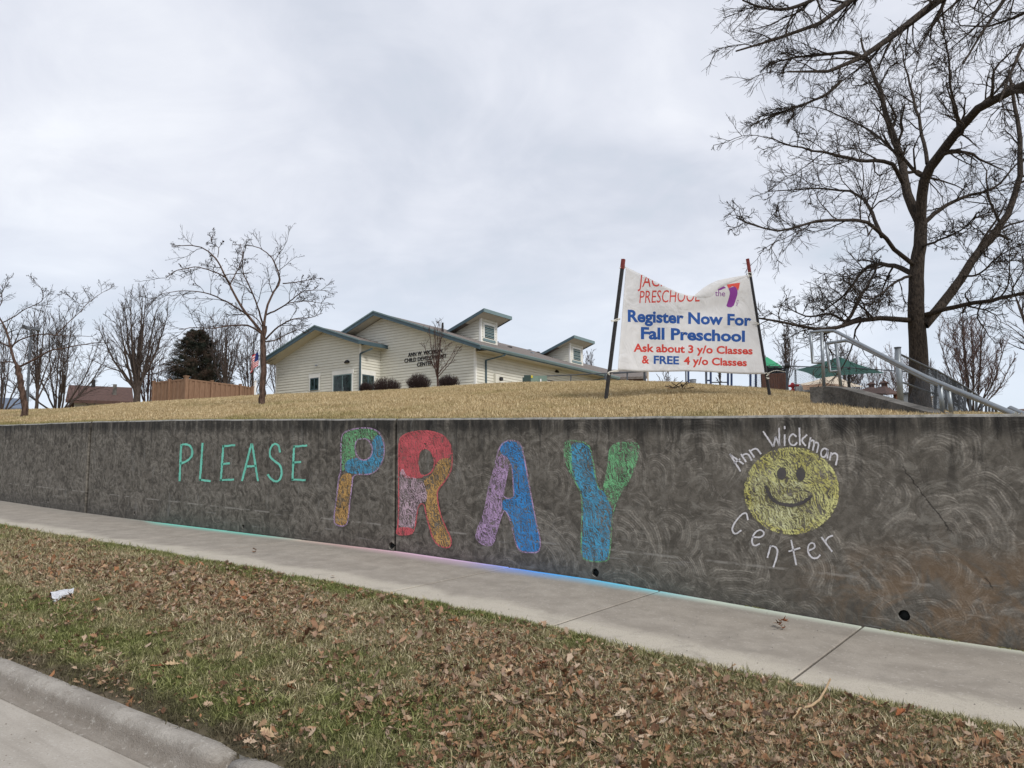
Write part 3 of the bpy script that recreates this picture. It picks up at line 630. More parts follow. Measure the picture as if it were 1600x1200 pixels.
# ------------------------------------------------------------------ child development building
BC = P(743, 605, 50); _th = math.radians(-3.86)
BB = np.array([math.sin(_th), math.cos(_th), 0]); BA = np.array([-math.cos(_th), math.sin(_th), 0])
def L(a, b, z): q = BC + BA * a + BB * b; return np.array([q[0], q[1], z])
def pbw(px, py, b): r = ray(px, py); q = r * ((BC @ BB + b) / (r @ BB)); return (q - BC) @ BA, q[2]
def paw(px, py, a): r = ray(px, py); q = r * ((BC @ BA + a) / (r @ BA)); return (q - BC) @ BB, q[2]
bld = thing('childcare_building', L(0, 0, 5.2), 'cream sided single storey building with blue green trim, two roof dormers and black wall lettering', 'building')
def siding(name, poly, fixed, axis, nrm, parent, step=.20, label=None):
    """lapped boards clipped to a convex polygon [(u,z)]; axis 'a' (u=a, b fixed) or 'b'; nrm = outward sign along the fixed axis"""
    zs_ = [p[1] for p in poly]; z = min(zs_); v = []; f = []
    def ext(zq):
        xs = []
        for (u0, z0), (u1, z1) in zip(poly, poly[1:] + poly[:1]):
            if (z0 - zq) * (z1 - zq) <= 0 and z0 != z1: xs.append(u0 + (u1 - u0) * (zq - z0) / (z1 - z0))
        return (min(xs), max(xs)) if len(xs) > 1 else None
    def pt(u, off, zz): return L(u, fixed + nrm * off, zz) if axis == 'a' else L(fixed + nrm * off, u, zz)
    while z < max(zs_) - .01:
        z1 = min(z + step, max(zs_) - .002); e0 = ext(z + .001); e1 = ext(z1 - .001)
        if e0 and e1:
            n = len(v); zg = z + .026; v += [pt(e0[0], 0.001, zg), pt(e0[1], 0.001, zg), pt(e0[1], .055, zg), pt(e0[0], .055, zg), pt(e1[1], .03, z1), pt(e1[0], .03, z1)]
            f += [(n, n + 1, n + 2, n + 3), (n + 3, n + 2, n + 4, n + 5)]; m_ = len(v); v += [pt(e1[0], .001, z1), pt(e1[1], .001, z1)]; f.append((n + 5, n + 4, m_ + 1, m_))
        z = z1
    return link(name, mesh(name, v, f), M['cream'], parent, kind='stuff')
ZB = 5.0
RS = .36; ER = -1.0; EZ = 8.30; RA = 8.3; RZ = 11.65          # main roof: eave a, eave z, ridge a, ridge z
def rz(a): return EZ + (a - ER) * RS
b_ = MB()                                                      # wall cores
b_.prism([L(0, .0, ZB), L(0, 0, rz(0) - .1), L(RA, 0, RZ - .15), L(16.6, 0, rz(0) - .1), L(16.6, 0, ZB)], BB * 19)
b_.build('wall', M['cream'], bld)
siding('siding', [(0, ZB), (16.6, ZB), (16.6, rz(0) - .15), (RA, RZ - .2), (0, rz(0) - .15)], 0, 'a', -1, bld)
siding('siding', [(0, ZB), (19, ZB), (19, rz(0) - .15), (0, rz(0) - .15)], 0, 'b', -1, bld)
def slab_roof(pts, th, name='roof', m='roof', parent=bld):
    return MB().prism(pts, (0, 0, th)).build(name, M[m], parent)
slab_roof([L(ER, -.9, EZ), L(ER, 19.5, EZ), L(RA, 36, RZ), L(RA, -.9, RZ)], .14)
slab_roof([L(2 * RA - ER, -.9, EZ), L(RA, -.9, RZ), L(RA, 36, RZ), L(2 * RA - ER, 36, EZ)], .14)
def fascia(p, q, h=.3, th=.05, m='teal', name='fascia', drop=.0, out=-BB):
    p = np.array(p); q = np.array(q); z = np.array([0, 0, 1.])
    return MB().box8([p - z * (h + drop), q - z * (h + drop), q - z * (h + drop) + out * th, p - z * (h + drop) + out * th, p - z * drop, q - z * drop, q - z * drop + out * th, p - z * drop + out * th]).build(name, M[m], bld)
fascia(L(ER - .05, -.9, EZ + .13), L(RA, -.9, RZ + .17)); fascia(L(2 * RA - ER + .05, -.9, EZ + .13), L(RA, -.9, RZ + .17))
fascia(L(ER - .05, -.96, EZ + .18), L(RA, -.96, RZ + .22), .1, .03, 'gutter', 'drip_edge'); fascia(L(2 * RA - ER + .05, -.96, EZ + .18), L(RA, -.96, RZ + .22), .1, .03, 'gutter', 'drip_edge')
# soffits
MB().prism([L(ER, -.88, EZ - .12), L(ER, 0, EZ - .12), L(RA, 0, RZ - .12), L(RA, -.88, RZ - .12)], (0, 0, .03)).build('soffit', M['soffit'], bld)
MB().prism([L(2 * RA - ER, -.88, EZ - .12), L(2 * RA - ER, 0, EZ - .12), L(RA, 0, RZ - .12), L(RA, -.88, RZ - .12)], (0, 0, .03)).build('soffit', M['soffit'], bld)
MB().prism([L(ER, 0, EZ - .13), L(0.0, 0, EZ - .10), L(0.0, 19.4, EZ - .10), L(ER, 19.4, EZ - .13)], (0, 0, .03)).build('soffit', M['soffit'], bld)
def gutter(p, q, out):
    p = np.array(p); q = np.array(q); z = np.array([0, 0, 1.]); prof = [(0, -.16), (.08, -.16), (.13, -.05), (.13, 0), (.11, 0), (.07, -.13), (.02, -.13), (.02, 0), (0, 0)]
    return MB().prism([p + out * u * 1.15 + z * w * 1.2 for u, w in prof], q - p).build('gutter', M['gutter'], bld)
gutter(L(ER - .0, -.9, EZ + .13), L(ER, 19.5, EZ + .13), -BA)
fascia(L(ER, -.9, EZ + .02), L(ER, 19.5, EZ + .02), .15, .03, 'teal', 'fascia', 0, -BA)
def dspout(pts, parent=bld, r=.055):
    b = MB(); p = [np.array(q) for q in pts]
    for u, v_ in zip(p[:-1], p[1:]): b.beam(u, v_, .11, .09, (0.3, .1, .99) if abs((v_ - u)[2]) < abs(np.linalg.norm((v_ - u)[:2])) else (0, 1, .01))
    return b.build('downspout', M['teal'], parent)
dspout([L(-1.05, 2.0, 8.22), L(-1.0, 1.9, 8.1), L(-.1, 1.05, 7.75), L(-.1, 1.05, ZB)])
dspout([L(-1.05, 17.2, 8.22), L(-1.0, 17.0, 8.1), L(-.1, 15.6, 7.75), L(-.1, 15.6, ZB)])
def vtrim(a, b, z0, z1, w=.13, name='corner_trim'): return MB().obox(L(a - w / 2 - .0, b - .045, z0), BA * w, BB * .05, (0, 0, z1 - z0)).build(name, M['trim'], bld)
MB().obox(L(-.05, -.05, ZB), BA * .16, BB * .16, (0, 0, rz(0) - .2 - ZB)).build('corner_trim', M['trim'], bld)
# left wing
wA, wZ = 12.1, 10.75; wEz = 8.78; wOv = 17.85; wR = 7.75
def wz(a): return wZ - abs(a - wA) * .336
b_ = MB().prism([L(8.45, -2, ZB), L(8.45, -2, wz(8.45) - .12), L(wA, -2, wZ - .15), L(17.25, -2, wz(17.25) - .12), L(17.25, -2, ZB)], BB * 12); b_.build('wall', M['cream'], bld)
siding('siding', [(8.45, ZB), (17.25, ZB), (17.25, wz(17.25) - .16), (wA, wZ - .2), (8.45, wz(8.45) - .16)], -2, 'a', -1, bld)
siding('siding', [(-2, ZB), (-.02, ZB), (-.02, wz(8.45) - .16), (-2, wz(8.45) - .16)], 8.45, 'b', -1, bld)
slab_roof([L(wR, -2.9, wz(wR)), L(wR, .6, wz(wR)), L(wA, 2.2, wZ), L(wA, -2.9, wZ)], .13); slab_roof([L(wOv, -2.9, wz(wOv)), L(wA, -2.9, wZ), L(wA, 10, wZ), L(wOv, 10, wz(wOv))], .13)
fascia(L(wR - .04, -2.9, wz(wR) + .12), L(wA, -2.9, wZ + .16)); fascia(L(wOv + .04, -2.9, wz(wOv) + .12), L(wA, -2.9, wZ + .16))
fascia(L(wR - .04, -2.96, wz(wR) + .17), L(wA, -2.96, wZ + .21), .09, .03, 'gutter', 'drip_edge'); fascia(L(wOv + .04, -2.96, wz(wOv) + .17), L(wA, -2.96, wZ + .21), .09, .03, 'gutter', 'drip_edge')
MB().prism([L(wR, -2.88, wz(wR) - .12), L(wR, -2, wz(wR) - .12), L(wA, -2, wZ - .12), L(wA, -2.88, wZ - .12)], (0, 0, .03)).build('soffit', M['soffit'], bld)
MB().prism([L(wOv, -2.88, wz(wOv) - .12), L(wOv, 10, wz(wOv) - .12), L(17.2, 10, wz(wOv) - .1), L(17.2, -2, wz(wOv) - .1), L(wA, -2, wZ - .12), L(wA, -2.88, wZ - .12)], (0, 0, .03)).build('soffit', M['soffit'], bld)
MB().prism([L(wR, -2.0, wz(wR) - .12), L(8.45, -2.0, wz(wR) - .1), L(8.45, .0, wz(wR) - .1), L(wR, .0, wz(wR) - .12)], (0, 0, .03)).build('soffit', M['soffit'], bld)
fascia(L(wR, -2.9, wz(wR) + .12), L(wR, .2, wz(wR) + .12), .26, .05, 'teal', 'gutter', 0, -BA)
dspout([L(7.7, -1.6, 8.98), L(8.35, -1.95, 8.7), L(8.38, -2.1, 8.6), L(8.38, -2.1, ZB)])
MB().obox(L(8.40, -2.05, ZB), BA * .14, BB * .14, (0, 0, wz(8.45) - .2 - ZB)).build('corner_trim', M['trim'], bld)
MB().obox(L(17.15, -2.05, ZB), BA * .14, BB * .14, (0, 0, wz(17.25) - .2 - ZB)).build('corner_trim', M['trim'], bld)
def opening(a0, a1, z0, z1, b, kind, axis='a', fx=None):
    """a0<a1; facade at depth b (axis a) or at a=fx (axis b, a0/a1 are b values)"""
    if axis == 'a': U, N = BA, -BB; o = lambda u, n_, z: L(u, b - n_ - .04, z)
    else: U, N = BB, -BA; o = lambda u, n_, z: L(fx - n_ - .04, u, z)
    w = MB()
    w.obox(o(a0 - .12, .03, z0 - .05), U * .12, N * .03, (0, 0, z1 - z0 + .05)); w.obox(o(a1, .03, z0 - .05), U * .12, N * .03, (0, 0, z1 - z0 + .05)); w.obox(o(a0 - .16, .03, z1), U * (a1 - a0 + .32), N * .04, (0, 0, .30))
    par = w.build(kind, M['trim'], bld)
    def subp(name, mb, m): 
        q = link(name, mb.mesh(name), M[m], None); q.parent = par
    par.matrix_parent_inverse = bld.matrix_basis.inverted()
    n = 2; fr = MB(); wd = a1 - a0
    for i in range(n + 1): fr.obox(o(a0 + (wd - .07) * i / n, .045, z0), U * .07, N * .025, (0, 0, z1 - z0))
    fr.obox(o(a0 + .07, .046, z0), U * (wd - .14), N * .022, (0, 0, .08)); fr.obox(o(a0 + .07, .046, z1 - .08), U * (wd - .14), N * .022, (0, 0, .08))
    subp('frame', fr, 'gutter' if kind == 'door' else 'teal')
    for i in range(n): subp('pane', MB().obox(o(a0 + (wd - .07) * i / n + .071, .040, z0 + .081), U * ((wd - .07) / n - .072), N * .012, (0, 0, z1 - z0 - .162)), 'glass')
    if kind == 'door': subp('handle', MB().obox(o(a0 + wd * .42, .075, z0 + 1.0), U * .03, N * .03, (0, 0, .3)), 'galv')
opening(12.52, 13.40, 6.38, 7.28, -2, 'window')
opening(9.18, 11.0, 5.1, 7.3, -2, 'door')
opening(-1.92, -.75, 5.5, 7.2, 0, 'window', 'b', 8.45)
def dome_light(a, b, z, n):
    v = []; f = []; c = L(a, b, z); U = BA if n is BB else BB; nn = -n; R_ = .22
    for i in range(5):
        th = i / 4 * math.pi / 2
        for j in range(9):
            ph = j / 8 * math.pi; v.append(c + U * R_ * math.cos(ph) * math.cos(th) * 1.1 + nn * R_ * math.sin(ph) * math.cos(th) + np.array([0, 0, R_ * math.sin(th) - .08]))
    for i in range(4):
        for j in range(8): f.append((i * 9 + j, i * 9 + j + 1, (i + 1) * 9 + j + 1, (i + 1) * 9 + j))
    f.append(tuple(range(9))); link('wall_light', mesh('wall_light', v, f, True), M['black'], bld)
dome_light(9.7, -2.03, 8.17, BB); dome_light(-.03, 10.5, 8.02, BA)
MB().obox(L(12.7, -2.1, 8.15), BA * .12, -BB * .1, (0, 0, .07)).obox(L(12.55, -2.22, 8.10), BA * .1, -BB * .1, (0, 0, .09)).build('camera_bracket', M['grey'], bld)
me_ = MB().obox(L(-.04, 2.0, 6.2), BB * .45, -BA * .18, (0, 0, .75)).mesh('meter_box'); mbx = link('meter_box', me_, M['cream'], bld)
MB().tube([L(-.22, 2.55, 6.62), L(-.38, 2.55, 6.62)], .14, 10).build('meter', M['black'], bld)
for px, py in ((797, 543), (810, 542), (832, 552), (841, 551), (866, 558), (722, 502), (652, 497)):
    r = ray(px, py); k = (EZ + .15 - RS * ER - RS * (BC @ BA)) / (r[2] - RS * (r @ BA)); q = r * k; a = (q - BC) @ BA; bb = (q - BC) @ BB
    a = min(a, 7.6); bb = min(bb, 30); MB().obox(L(a, bb, rz(a) + .1), BA * .28, BB * .3, (0, 0, .16)).build('roof_vent', M['black'] if px % 2 else M['galv'], bld)
MB().tube([L(3.95, 1.5, rz(3.95)), L(3.95, 1.5, rz(3.95) + .78)], .07, 10).build('vent_pipe', M['black'], bld)
for b0_, (p0, p1, ptop, pbot) in ((0, ((751, 532), (776, 539), (754, 485), (776, 485))), (1, ((891, 565), (910, 569), (896, 525), (910, 525)))):
    a_ = 3.25; b0 = paw(*p0, a_)[0]; b1 = paw(*p1, a_)[0]; zt = paw(p0[0], (497, 536)[b0_], a_)[1]; z0 = rz(a_) + .1
    dm = MB(); sl = .36; ae = a_ + (zt - z0) / (2 * sl) 
    dm.prism([L(a_, b0, z0), L(a_, b0, zt), L(ae, b0, zt - (ae - a_) * sl)], BB * (b1 - b0)); dob = dm.build('dormer', M['cream'], bld)
    def sp(name, mb, m, kd=None):
        q = link(name, mb.mesh(name), M[m], None, kind=kd); q.parent = dob
    dob.matrix_parent_inverse = bld.matrix_basis.inverted()
    s1 = siding('siding', [(a_, z0), (ae, zt - (ae - a_) * sl), (a_, zt)], b0, 'a', -1, bld); s1.parent = dob; s1.matrix_parent_inverse.identity()
    s1 = siding('siding', [(b0, z0), (b1, z0), (b1, zt), (b0, zt)], a_, 'b', -1, bld); s1.parent = dob; s1.matrix_parent_inverse.identity()
    sp('corner_trim', MB().obox(L(a_ - .06, b0 - .06, z0), BA * .16, BB * .16, (0, 0, zt - z0)), 'trim'); sp('corner_trim', MB().obox(L(a_ - .06, b1 - .1, z0), BA * .1, BB * .13, (0, 0, zt - z0)), 'trim')
    o_ = .75; fa = a_ - .85; fz = zt + .85 * sl + .02; ba = ae + .3; bz = zt - (ba - a_) * sl
    sp('roof', MB().prism([L(fa, b0 - o_, fz), L(fa, b1 + o_, fz), L(ba, b1 + o_, bz), L(ba, b0 - o_, bz)], (0, 0, .12)), 'roof')
    sp('soffit', MB().prism([L(fa + .02, b0 - o_ + .02, fz - .03), L(fa + .02, b1 + o_ - .02, fz - .03), L(a_ + 1, b1 + o_ - .02, zt - sl - .01), L(a_ + 1, b0 - o_ + .02, zt - sl - .01)], (0, 0, .025)), 'soffit')
    z3 = np.array([0, 0, 1.])
    for (p, q, out) in ((L(fa, b0 - o_, fz + .15), L(ba, b0 - o_, bz + .15), -BB), (L(fa, b1 + o_, fz + .15), L(ba, b1 + o_, bz + .15), BB)):
        fs = MB(); fs.box8([p - z3 * .24, q - z3 * .24, q - z3 * .24 + out * .05, p - z3 * .24 + out * .05, p, q, q + out * .05, p + out * .05]); sp('fascia', fs, 'teal')

    p, q, out = L(fa, b0 - o_ - .05, fz + .16), L(fa, b1 + o_ + .05, fz + .16), -BA
    sp('front_fascia', MB().box8([p - z3 * .26, q - z3 * .26, q - z3 * .26 + out * .06, p - z3 * .26 + out * .06, p, q, q + out * .06, p + out * .06]), 'gutter')
    m0 = b0 + (b1 - b0) * .2; m1 = b1 - (b1 - b0) * .2; y0 = z0 + .42; y1 = zt - .42
    fr = MB(); fr.obox(L(a_ - .03, m0 - .14, y0 - .1), BB * .14, -BA * .05, (0, 0, y1 - y0 + .24)); fr.obox(L(a_ - .03, m1, y0 - .1), BB * .14, -BA * .05, (0, 0, y1 - y0 + .24)); fr.obox(L(a_ - .03, m0, y1), BB * (m1 - m0), -BA * .05, (0, 0, .14))
    sp('vent_frame', fr, 'trim'); sp('vent_back', MB().obox(L(a_ - .03, m0, y0), BB * (m1 - m0), -BA * .01, (0, 0, y1 - y0)), 'dark')
    lv = MB(); nl = 8
    for i in range(nl):
        zz = y0 + (y1 - y0) * (i + .25) / nl; lv.prism([L(a_ - .04, m0, zz + .06), L(a_ - .10, m0, zz - .01), L(a_ - .10, m0, zz + .02), L(a_ - .04, m0, zz + .09)], BB * (m1 - m0))
    sp('louvre', lv, 'gutter'); sp('sill', MB().obox(L(a_ - .03, m0 - .16, y0 - .3), BB * (m1 - m0 + .32), -BA * .05, (0, 0, .19)), 'gutter')

def text_mesh(body, bold=0.0, space=1.0):
    cu = bpy.data.curves.new('t', 'FONT'); cu.body = body; cu.offset = bold; cu.space_character = space; cu.resolution_u = 3
    o = bpy.data.objects.new('t', cu); COL.objects.link(o); dg = bpy.context.evaluated_depsgraph_get()
    me = bpy.data.meshes.new_from_object(o.evaluated_get(dg)); bpy.data.objects.remove(o)
    v = np.empty(len(me.vertices) * 3); me.vertices.foreach_get('co', v); return me, v.reshape(-1, 3)
CAPH = None
def cap_h():
    global CAPH
    if CAPH is None: _, v = text_mesh('H'); CAPH = v[:, 1].max()
    return CAPH
for body, aL, aR, z0, h in (('ANN W. WICKMAN', 5.78, 2.74, 8.40, .27), ('CHILD DEVELOPMENT', 6.12, 2.38, 8.02, .27), ('CENTER', 4.96, 3.55, 7.64, .27)):
    me, v = text_mesh(body, .022, 1.06); x0, x1 = v[:, 0].min(), v[:, 0].max(); ch_ = cap_h()
    bm = bmesh.new(); bm.from_mesh(me)
    for vv in bm.verts: u = (vv.co.x - x0) / (x1 - x0); vv.co = Vector(L(aL + (aR - aL) * u, -.075, z0 + vv.co.y / ch_ * h))
    rgeo = bmesh.ops.extrude_face_region(bm, geom=bm.faces[:]); bmesh.ops.translate(bm, vec=Vector(BB * .045), verts=[g_ for g_ in rgeo['geom'] if isinstance(g_, bmesh.types.BMVert)])
    bmesh.ops.recalc_face_normals(bm, faces=bm.faces); left = set(bm.faces)
    while left:
        isl = {left.pop()}; fr_ = list(isl)
        while fr_:
            for e in fr_.pop().edges:
                for g_ in e.link_faces:
                    if g_ in left: left.discard(g_); isl.add(g_); fr_.append(g_)
        vi = {}; vv_ = []; ff_ = []
        for g_ in isl:
            for q_ in g_.verts:
                if q_ not in vi: vi[q_] = len(vv_); vv_.append(q_.co[:])
            ff_.append([vi[q_] for q_ in g_.verts])
        link('wall_letter', mesh('wall_letter', vv_, ff_), M['black'], bld)
    bm.free()
# cabinet, fence rail and low building behind
q = P(823, 598, 43)
cab = thing('utility_cabinet', (q[0], q[1], q[2] - .6), 'dark green electrical cabinet with yellow patch in front of the long side wall', 'cabinet')
def PD(px, py, D): return P(px, py, D)
def hexa(px0, px1, pyt, pyb, D, depth=1.2, m='grey', name='x', par=None, **k):
    """upright box seen frontally between pixel columns, built in world metres"""
    a = P(px0, pyb, D); b = P(px1, pyb, D); zt_ = P((px0 + px1) / 2, pyt, D)[2]; u = b - a; u[2] = 0; n = np.array([-u[1], u[0], 0]); n = n / np.linalg.norm(n) * depth
    if n @ a < 0: n = -n
    z0 = min(a[2], b[2]); a[2] = z0
    return MB().obox(a, u, n, (0, 0, zt_ - z0)).build(name, M[m], par, **k)
hexa(819, 829.5, 586, 604, 43, .9, 'utility', 'cabinet_side', cab); hexa(816.5, 819, 589.5, 604, 43, .8, 'utility', 'cabinet_duct', cab); hexa(829.5, 855, 587, 604, 43, .9, 'utility2', 'cabinet_body', cab)
hexa(829.8, 832.5, 586.4, 590.5, 42.97, .02, 'yellow', 'warning_patch', cab); hexa(844, 846, 592, 597, 42.97, .02, 'whitep', 'label_plate', cab)
ac = thing('sloping_hatch', P(866, 600, 43.5), 'low white sloping hatch with dark frame beside the green cabinet', 'hatch')
a0, a1 = P(853, 592.5, 43.5), P(880, 597.5, 43.5); c0, c1 = P(853, 603, 43.5), P(880, 603, 43.5); nrm = np.array([-.3, 1.2, 0])
MB().prism([a0, a1, c1, c0], nrm).build('frame', M['black'], ac); dn = np.array([0, -.03, 0])
MB().prism([a0 + (a1 - a0) * .08 + dn - [0, 0, .07], a0 + (a1 - a0) * .80 + dn - [0, 0, .07], c0 + (c1 - c0) * .8 + dn, c0 + (c1 - c0) * .08 + dn], (0, .02, 0)).build('panel', M['whitep'], ac)
pf = thing('pipe_fence', P(892, 600, 42), 'thin dark pipe rail fence running in front of the long side wall', 'fence')
MB().tube([P(835, 588.2, 43.5), P(892, 586, 42.2), P(1008, 580, 40)], .03, 6).build('rail', M['galvd'], pf)
MB().tube([P(892, 586, 42.2), P(892, 606, 42.2)], .035, 6).build('post', M['galvd'], pf); MB().tube([P(946, 583, 41), P(946, 606, 41)], .06, 6).build('post', M['galvd'], pf)
MB().tube([P(980, 581, 40.5), P(980, 606, 40.5)], .045, 6).build('post', M['galvd'], pf)

def gable_house(name, px0, px1, py_ridge, py_eave, D, depth, wallm, roofm, label, wins=0, base=None):
    a = P(px0, py_eave, D); b = P(px1, py_eave, D); u = b - a; u[2] = 0; n = np.array([-u[1], u[0], 0.]); n /= np.linalg.norm(n)
    if n @ a < 0: n = -n
    ze = P((px0 + px1) / 2, py_eave, D)[2]; zr = P((px0 + px1) / 2, py_ridge, D + depth / 2)[2]; zb_ = float(ground(a[0], a[1])) - 2.5
    h = thing(name, (*((a + b) / 2)[:2], zb_), label, 'house'); A3 = np.array([a[0], a[1], zb_]); MB().obox(A3, u, n * depth, (0, 0, ze - zb_)).build('wall', M[wallm], h)
    un = u / np.linalg.norm(u); z = np.array([0, 0, 1.]); A0 = np.array([a[0], a[1], ze]) - un * .6 - n * .6; U2 = u + un * 1.2
    MB().prism([A0, A0 + n * (depth / 2 + .6) + z * (zr - ze), A0 + n * (depth / 2 + .6) + z * (zr - ze - .25), A0 - z * .25], U2).build('roof', M[roofm], h)
    B0 = A0 + n * (depth + 1.2); MB().prism([B0, A0 + n * (depth / 2 + .61) + z * (zr - ze), A0 + n * (depth / 2 + .61) + z * (zr - ze - .25), B0 - z * .25], U2).build('roof', M[roofm], h)
    for i in range(wins):
        w = MB().obox(A3 + u * ((i + .5) / wins) - un * .6 - n * .03 + z * (ze - zb_ - 1.7), un * 1.2, n * .06, z * 1.2).build('window', M['trim'], h)
        w2 = link('pane', MB().obox(A3 + u * ((i + .5) / wins) - un * .5 - n * .045 + z * (ze - zb_ - 1.6), un * 1.0, n * .03, z * 1.0).mesh('pane'), M['glass'], None); w2.parent = w
    return h, A3, u, n, un, z, ze, zr
M['shingb'] = plain('red brown shingles', (.085, .05, .042), .3, 5, .95); M['shingg'] = plain('blue grey shingles', (.12, .15, .2), .2, 3, .9)
hh = gable_house('brown_roofed_house', 116, 196, 603.5, 627, 72, 9, 'housew', 'shingb', 'house with a broad red brown roof behind the bare trees on the left', 3)
hp, A3, u, n, un, z, ze, zr = hh
MB().obox(A3 + u * .74 + n * 1.5 + z * (ze - float(A3[2]) - .2), un * .3, n * .3, z * (zr - ze + .1)).build('chimney', M['cheek'], hp)
MB().obox(A3 + u * .30 + n * 4.0 + z * (zr - A3[2] - .5), un * .3, n * .3, z * 1.0).build('flue_pipe', M['black'], hp)
gable_house('grey_roofed_house', -90, 27, 620, 636, 80, 9, 'housew', 'shingg', 'house with a blue grey roof at the left edge of the view', 2)
gable_house('distant_house', 1592, 1680, 637, 644, 60, 8, 'grey', 'shingb', 'dark roofed house just above the wall at the right edge', 2)
gable_house('rear_building', 955, 1004, 577, 590, 78, 14, 'brick', 'roof', 'low brown brick building with grey roof behind the left banner post', 2)
lp = thing('parking_light', GP(42, 52), 'dark parking light pole with two flat heads behind the left crabapple tree', 'street light')
g_ = GP(42, 52); t_ = P(48.5, 515, 52); MB().tube([g_ - [0, 0, .5], (t_[0], t_[1], t_[2])], [.09, .06], 8).build('pole', M['galvd'], lp)
for pa, pb in (((35, 510), (47, 513.5)), ((50, 513), (63, 515))): MB().beam(P(*pa, 52), P(*pb, 52), .3, .16).build('lamp_head', M['galvd'], lp)

# ------------------------------------------------------------------ trees
def unit(v): return v / (np.linalg.norm(v, axis=-1, keepdims=True) + 1e-9)
def spawn(Pp, R, m, lenf, ang, rg, K=5, t0=.2, up=.0, wob=.18, rf=.55, rmin=.004, taper=.25, lj=.35, maxlen=9):
    N, K0, _ = Pp.shape; Ls = np.linalg.norm(np.diff(Pp, axis=1), axis=2).sum(1)
    t = t0 + (1 - t0) * (np.arange(m)[None] + rg.random((N, m))) / m; t = np.clip(t, 0, .999)
    f = t * (K0 - 1); i = f.astype(int); fr = (f - i)[..., None]; n_ = np.arange(N)[:, None]
    base = Pp[n_, i] * (1 - fr) + Pp[n_, i + 1] * fr; tan = unit(Pp[n_, i + 1] - Pp[n_, i]); rb = R[n_, i] * (1 - fr[..., 0]) + R[n_, i + 1] * fr[..., 0]
    rnd = rg.normal(size=tan.shape); perp = unit(rnd - (rnd * tan).sum(-1, keepdims=True) * tan)
    a = ang * (1 + .35 * rg.normal(size=t.shape))[..., None]
    d = unit(np.cos(a) * tan + np.sin(a) * perp + np.array([0, 0, up]))
    ln = np.minimum(Ls[:, None] * lenf, maxlen) * (1 - .55 * t) * (1 + lj * rg.normal(size=t.shape)).clip(.35, 1.8)
    base = base.reshape(-1, 3); d = d.reshape(-1, 3); ln = ln.reshape(-1); rb = rb.reshape(-1)
    out = [base]; q = base; 
    for k in range(K - 1):
        d = unit(d + wob * rg.normal(size=d.shape) + np.array([0, 0, up * .25])); q = q + d * (ln / (K - 1))[:, None]; out.append(q)
    r0 = np.maximum(rb * rf, rmin); rr = r0[:, None] * np.linspace(1, taper, K)[None]; rr = np.maximum(rr, rmin * .7)
    return np.stack(out, 1), rr
def resample(pts, r0, r1, K, rg, wob=0.0, pw=1.0):
    p = np.array(pts, float); s = np.concatenate([[0], np.cumsum(np.linalg.norm(np.diff(p, axis=0), axis=1))]); u = np.linspace(0, s[-1], K)
    # smooth
    pp = np.stack([np.interp(u, s, p[:, i]) for i in range(3)], 1)
    for _ in range(2): pp[1:-1] = pp[1:-1] * .5 + (pp[:-2] + pp[2:]) * .25
    pp[1:-1] += rg.normal(size=(K - 2, 3)) * wob
    return pp, r0 + (r1 - r0) * np.linspace(0, 1, K) ** pw
def build_tree(name, label, cat, base, trunk, limbs, levels, mb, mt, seed, group=None, sides=(12, 7, 5, 4, 3, 3), trunk_w=.01):
    """trunk: (pts, r0, r1); limbs: list of (pts, r0, r1); levels: list of dicts for spawn()"""
    rg = np.random.default_rng(seed); t = thing(name, base, label, cat, group); off = Vector([float(v) for v in base])
    def add(nm, Vq, m):
        me = npmesh(nm, Vq[0] - np.array(base)[None], Vq[1]); o = bpy.data.objects.new(nm, me); COL.objects.link(o); me.materials.append(m); o.parent = t
    K = 18; p, r = resample(*trunk, K, rg, trunk_w); r = r * (1 + .35 * np.exp(-np.linspace(0, 1, K) * 14)); add('trunk', tubes(p[None], r[None], sides[0]), mb)
    LP = [p[K // 2:]]; LR = [r[K // 2:]]; Pl = []; Rl = []
    for lb in limbs:
        q, rr = resample(*lb, 16, rg, .02 * np.linalg.norm(np.array(lb[0][-1]) - np.array(lb[0][0])) * .12)
        Pl.append(q); Rl.append(rr); add('limb', tubes(q[None], rr[None], sides[1]), mb)
    if Pl: Pc, Rc = np.stack(Pl), np.stack(Rl)
    else: Pc, Rc = p[None], r[None]
    parts = []; last = None
    for i, lv in enumerate(levels):
        Pc, Rc = spawn(Pc, Rc, rg=rg, **lv); parts.append(tubes(Pc, Rc, sides[min(i + 2, 5)])); last = (Pc, Rc)
    add('crown', join(parts), mt)
    return t, last
rng = np.random.default_rng(5)
